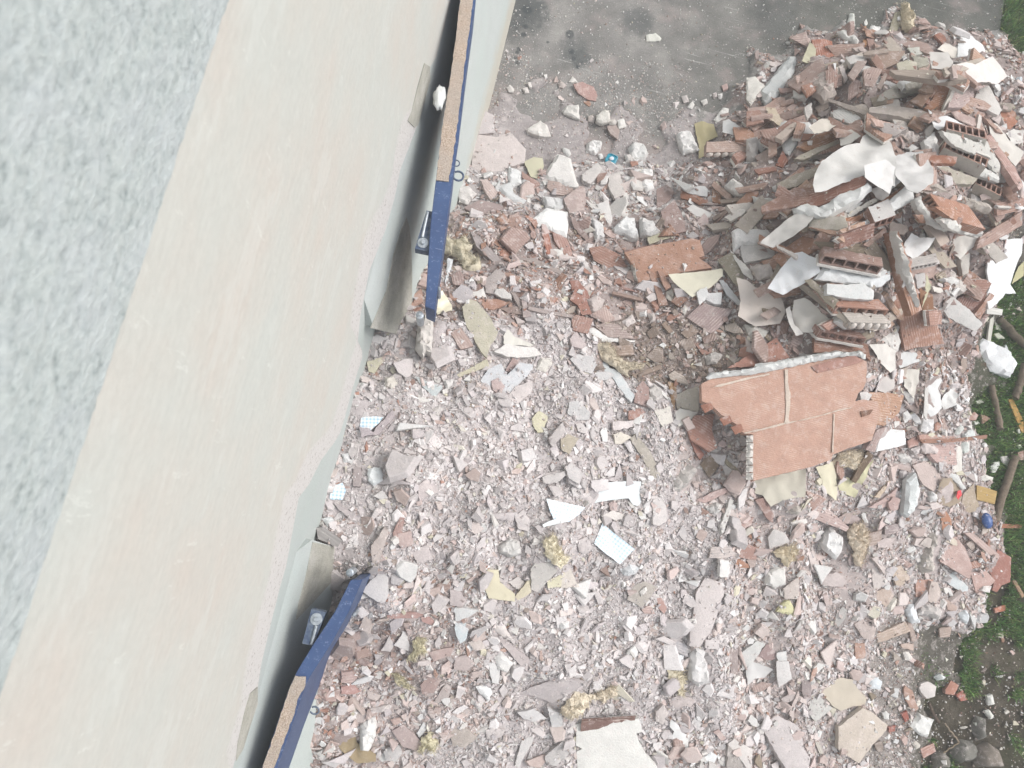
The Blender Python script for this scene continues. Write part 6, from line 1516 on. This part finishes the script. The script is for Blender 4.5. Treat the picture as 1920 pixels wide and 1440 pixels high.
# join single leftovers by side count to keep the face table short
by = {}
for W, c_, f in chunks: by.setdefault((W.shape[1], len(f)), []).append((W, c_, f))
chunks = [(np.concatenate([a_[0] for a_ in L]), np.concatenate([a_[1] for a_ in L]), L[0][2]) for L in by.values()]
ms = mass('rubble', chunks, MAT['chip'], label='crushed plaster and brick crumbs too many to count, spread over the whole heap', cat='rubble')
for g, s in SOLO:
    r, x, y, h, W, col, pk, k, fl, L, u, v, nn, lift = s; c = np.array([x, y, h])+nn*lift
    M = Matrix(((u[0], v[0], nn[0], c[0]), (u[1], v[1], nn[1], c[1]), (u[2], v[2], nn[2], c[2]), (0, 0, 0, 1)))
    V = [tuple(p_) for p_ in L]; o = mk('brick_shard' if g == 0 else 'plaster_chip', V, [tuple(f) for f in prism_faces(k)], MAT['brick' if (g == 0 and fl and r > .04) else 'chip'], tuple(map(float, col)), None, M)
    if r > .03: # chip the corners and roughen the faces of the larger ones
        bm = bmesh.new(); bm.from_mesh(o.data); bmesh.ops.bevel(bm, geom=bm.edges[:], offset=r*.035, segments=1, affect='EDGES', clamp_overlap=True)
        bmesh.ops.triangulate(bm, faces=bm.faces); bmesh.ops.subdivide_edges(bm, edges=[e for e in bm.edges if e.calc_length() > r*.5], cuts=1, use_grid_fill=False)
        for w in bm.verts: w.co += w.co.normalized()*r*.05*noise.noise(Vector((w.co.x/r*2.2+x*9, w.co.y/r*2.2+y*9, w.co.z/r*2)))
        lay = bm.verts.layers.float_color.get('Col')
        if lay:
            for w in bm.verts: w[lay] = (*col, 1)
        bm.to_mesh(o.data); bm.free()
    o['category'] = 'brick' if g == 0 else 'plaster'; o['group'] = 'loose brick shards scattered over the heap' if g == 0 else 'loose plaster chips scattered over the heap'
    pc = proj(c); ext = np.ptp(L[:, 0]), np.ptp(L[:, 1]); o['_c'] = (float(pc[0]), float(pc[1]))
    cs = '#%02x%02x%02x' % tuple(int(255*min(1, (1.055*q_**(1/2.4)-.055))) for q_ in col)
    HER.append(dict(o=o, c=(float(pc[0]), float(pc[1])), size=r*2, col=cs, noun='brick shard' if g == 0 else 'plaster chip', label=None, phrase=None, K='s', el=max(ext)/min(ext), k=k, fl=fl))

# ---------------------------------------------------------------- grass on the soil
gv = []; gc = []; n = 0
GB = [lin(c) for c in ('#3c5f2a', '#4a7034', '#5b8340', '#30501f', '#6c8d48', '#7d8a4c')]
N_ = 210000; X = rng.uniform(0, 1.25, N_); Y = rng.uniform(-2.1, 4.15, N_); L_ = rng.uniform(.016, .06, N_); A_ = rng.uniform(0, 2*PI, N_); B_ = rng.uniform(.1, 1.1, N_)
for i in range(N_):
    x = X[i]+ex(Y[i]); y = Y[i]
    if heap(x, y) > .03: continue
    px, py = proj(np.array([x, y, 0]))
    f = noise.noise((x*3.3, y*3.3, 5))+.6*noise.noise((x*10, y*10, 1)); lim = -.55 if py < 1010 else (-.5+min(.62, (py-1010)/300*.62))
    if X[i] < .05: lim += .35
    if px < 1990 and py > 1180: lim += .12
    if f < lim: continue
    l = L_[i]*(1+.5*f); a_ = A_[i]; b_ = B_[i]; d = np.array([math.cos(a_)*math.sin(b_), math.sin(a_)*math.sin(b_), math.cos(b_)]); s_ = np.array([-math.sin(a_), math.cos(a_), 0])*(.0013 if i % 14 else .0045)
    p0 = np.array([x, y, -.014]); p1 = p0+d*l*.55+(0, 0, l*.15); p2 = p0+d*l*1.05
    gv.append((p0-s_, p0+s_, p1+s_*.8, p1-s_*.8, p2)); gc.append(GB[int(rng.integers(0, 6))])
W = np.array(gv); t = NT('grass_blade', .6, .3); at = t.n('ShaderNodeVertexColor', layer_name='Col').outputs[0]; t.out(at); t.b.inputs['Subsurface Weight'].default_value = 0
mass('grass', [(W, np.array(gc)*rng.uniform(.6, 1.45, (len(gc), 1)), [[0, 1, 2, 3], [3, 2, 4]])], t.m, label='short green grass growing in tufts on the soil beside the concrete', cat='grass')

# ---------------------------------------------------------------- labels: what sets each piece apart, else what it lies beside
LMK = [(h['phrase'], h['c']) for h in HER if h['phrase']]+[('the upper shutter', (830, 300)), ('the lower shutter', (600, 1250)), ('the upper shutter', (815, 500)), ('the upper shutter', (870, 150)), ('the lower shutter', (560, 1380))]
def rel(c, q_):
    dx, dy = c[0]-q_[0], c[1]-q_[1]
    if abs(dx) > 2.2*abs(dy): return 'right of' if dx > 0 else 'left of'
    if abs(dy) > 2.2*abs(dx): return 'below' if dy > 0 else 'above'
    return ('below' if dy > 0 else 'above')+(' and right of' if dx > 0 else ' and left of')
used = set(h['label'] for h in HER if h['label']); dup = {}
for h in HER:
    if h['label']: continue
    D = sorted(((math.dist(h['c'], q_), ph, q_) for ph, q_ in LMK if ph != h['phrase']), key=lambda t_: t_[0]); near = []
    for d_, ph, q_ in D:
        if ph not in [n_2[1] for n_2 in near]: near.append((d_, ph, q_))
        if len(near) == 4: break
    s = h['size']; szs = 'tiny' if s < .05 else 'small' if s < .085 else 'mid-sized' if s < .13 else 'large'
    if h['K'] == 's': shp = ('long ' if h['el'] > 1.9 else '')+('four sided' if h['k'] == 4 else 'five sided' if h['k'] == 5 else 'three sided' if h['k'] == 3 else 'six sided'); szs = 'small' if s < .075 else 'mid-sized' if s < .1 else 'large'
    else: shp = ''
    cw = col_word(h['col']); base = [f"{szs} {cw} {h['noun']}", f"{szs} {cw} {shp} {h['noun']}".replace('  ', ' ')]; cands = []
    for b_ in base:
        for d_, ph, q_ in near[:2]:
            dist = 'touching distance' if d_ < 30 else ''
            cands.append(f"{b_} {rel(h['c'], q_)} {ph}"); cands.append(f"{b_} {'just' if d_ < 70 else 'well'} {rel(h['c'], q_)} {ph}")
        cands.append(f"{b_} between {near[0][1]} and {near[1][1]}"); cands.append(f"{b_} between {near[0][1]} and {near[2][1]}"); cands.append(f"{b_} {rel(h['c'], near[2][2])} {near[2][1]}")
    cands = [' '.join(c_.split()) for c_ in cands]; cands = [c_ for c_ in cands if len(c_.split()) <= 16] or [' '.join(cands[0].split()[:16])]
    pick = next((c_ for c_ in cands if c_ not in used), None)
    if pick is None: pick = cands[0]; dup.setdefault(pick, []).append(h)
    used.add(pick); h['label'] = pick
for h in HER:
    o = h['o']; o['label'] = h['label']; o['kind'] = 'thing'
    if '_c' in o: del o['_c']
    if h['K'] not in 'sXH' and 'group' not in o: o['group'] = {'W': 'thick plaster chunks on the heap', 'w': 'flat plaster pieces on the heap', 'R': 'rough mortar lumps on the heap', 'B': 'grooved brick pieces on the heap',
        'b': 'flat brick pieces on the heap', 'P': 'thin sheets and scraps on the heap', 'F': 'insulation wool scraps on the heap', 'D': 'strips and battens on the heap', 'S': 'dark stones on the soil'}[h['K']]
    if h['K'] == 'H': o['group'] = 'broken hollow clay bricks'

# ---------------------------------------------------------------- shading: broken faces stay crisp
for o in bpy.data.objects:
    if o.type != 'MESH': continue
    me = o.data
    if me.name in SMOOTH: me.shade_smooth(); me.set_sharp_from_angle(angle=math.radians(50))
    elif me.name.startswith(('plastic_cover', 'plaster_lump', 'catch_ring', 'grass')): me.shade_smooth()
    elif me.name.startswith(('rubble_bed',)): me.shade_smooth()
    elif me.name.startswith(('rubble', 'brick_shard', 'plaster_chip', 'hollow_brick')): me.shade_flat()
    else: me.shade_smooth(); me.set_sharp_from_angle(angle=math.radians(28))

# ---------------------------------------------------------------- scattering box that lifts the blacks, modelled for the lens flare veil
hm_ = bpy.data.materials.new('lens_veil'); hm_.use_nodes = True; ht = hm_.node_tree; ht.nodes.remove(ht.nodes['Principled BSDF'])
pv = ht.nodes.new('ShaderNodeVolumePrincipled'); pv.inputs['Density'].default_value = 0.021; pv.inputs['Color'].default_value = (.93, .95, .96, 1)
ht.links.new(pv.outputs[0], ht.nodes['Material Output'].inputs['Volume'])
hx, z0_, z1_ = 92, -1.03, 8.3
o = mk('haze', [(x, y, z) for z in (z0_, z1_) for x, y in ((-hx, -hx), (hx, -hx), (hx, hx), (-hx, hx))], [(0, 3, 2, 1), (4, 5, 6, 7), (0, 1, 5, 4), (1, 2, 6, 5), (2, 3, 7, 6), (3, 0, 4, 7)], hm_); tag(o, kind='stuff', label='thin pale veil modelled over the whole yard for lens flare', cat='haze')
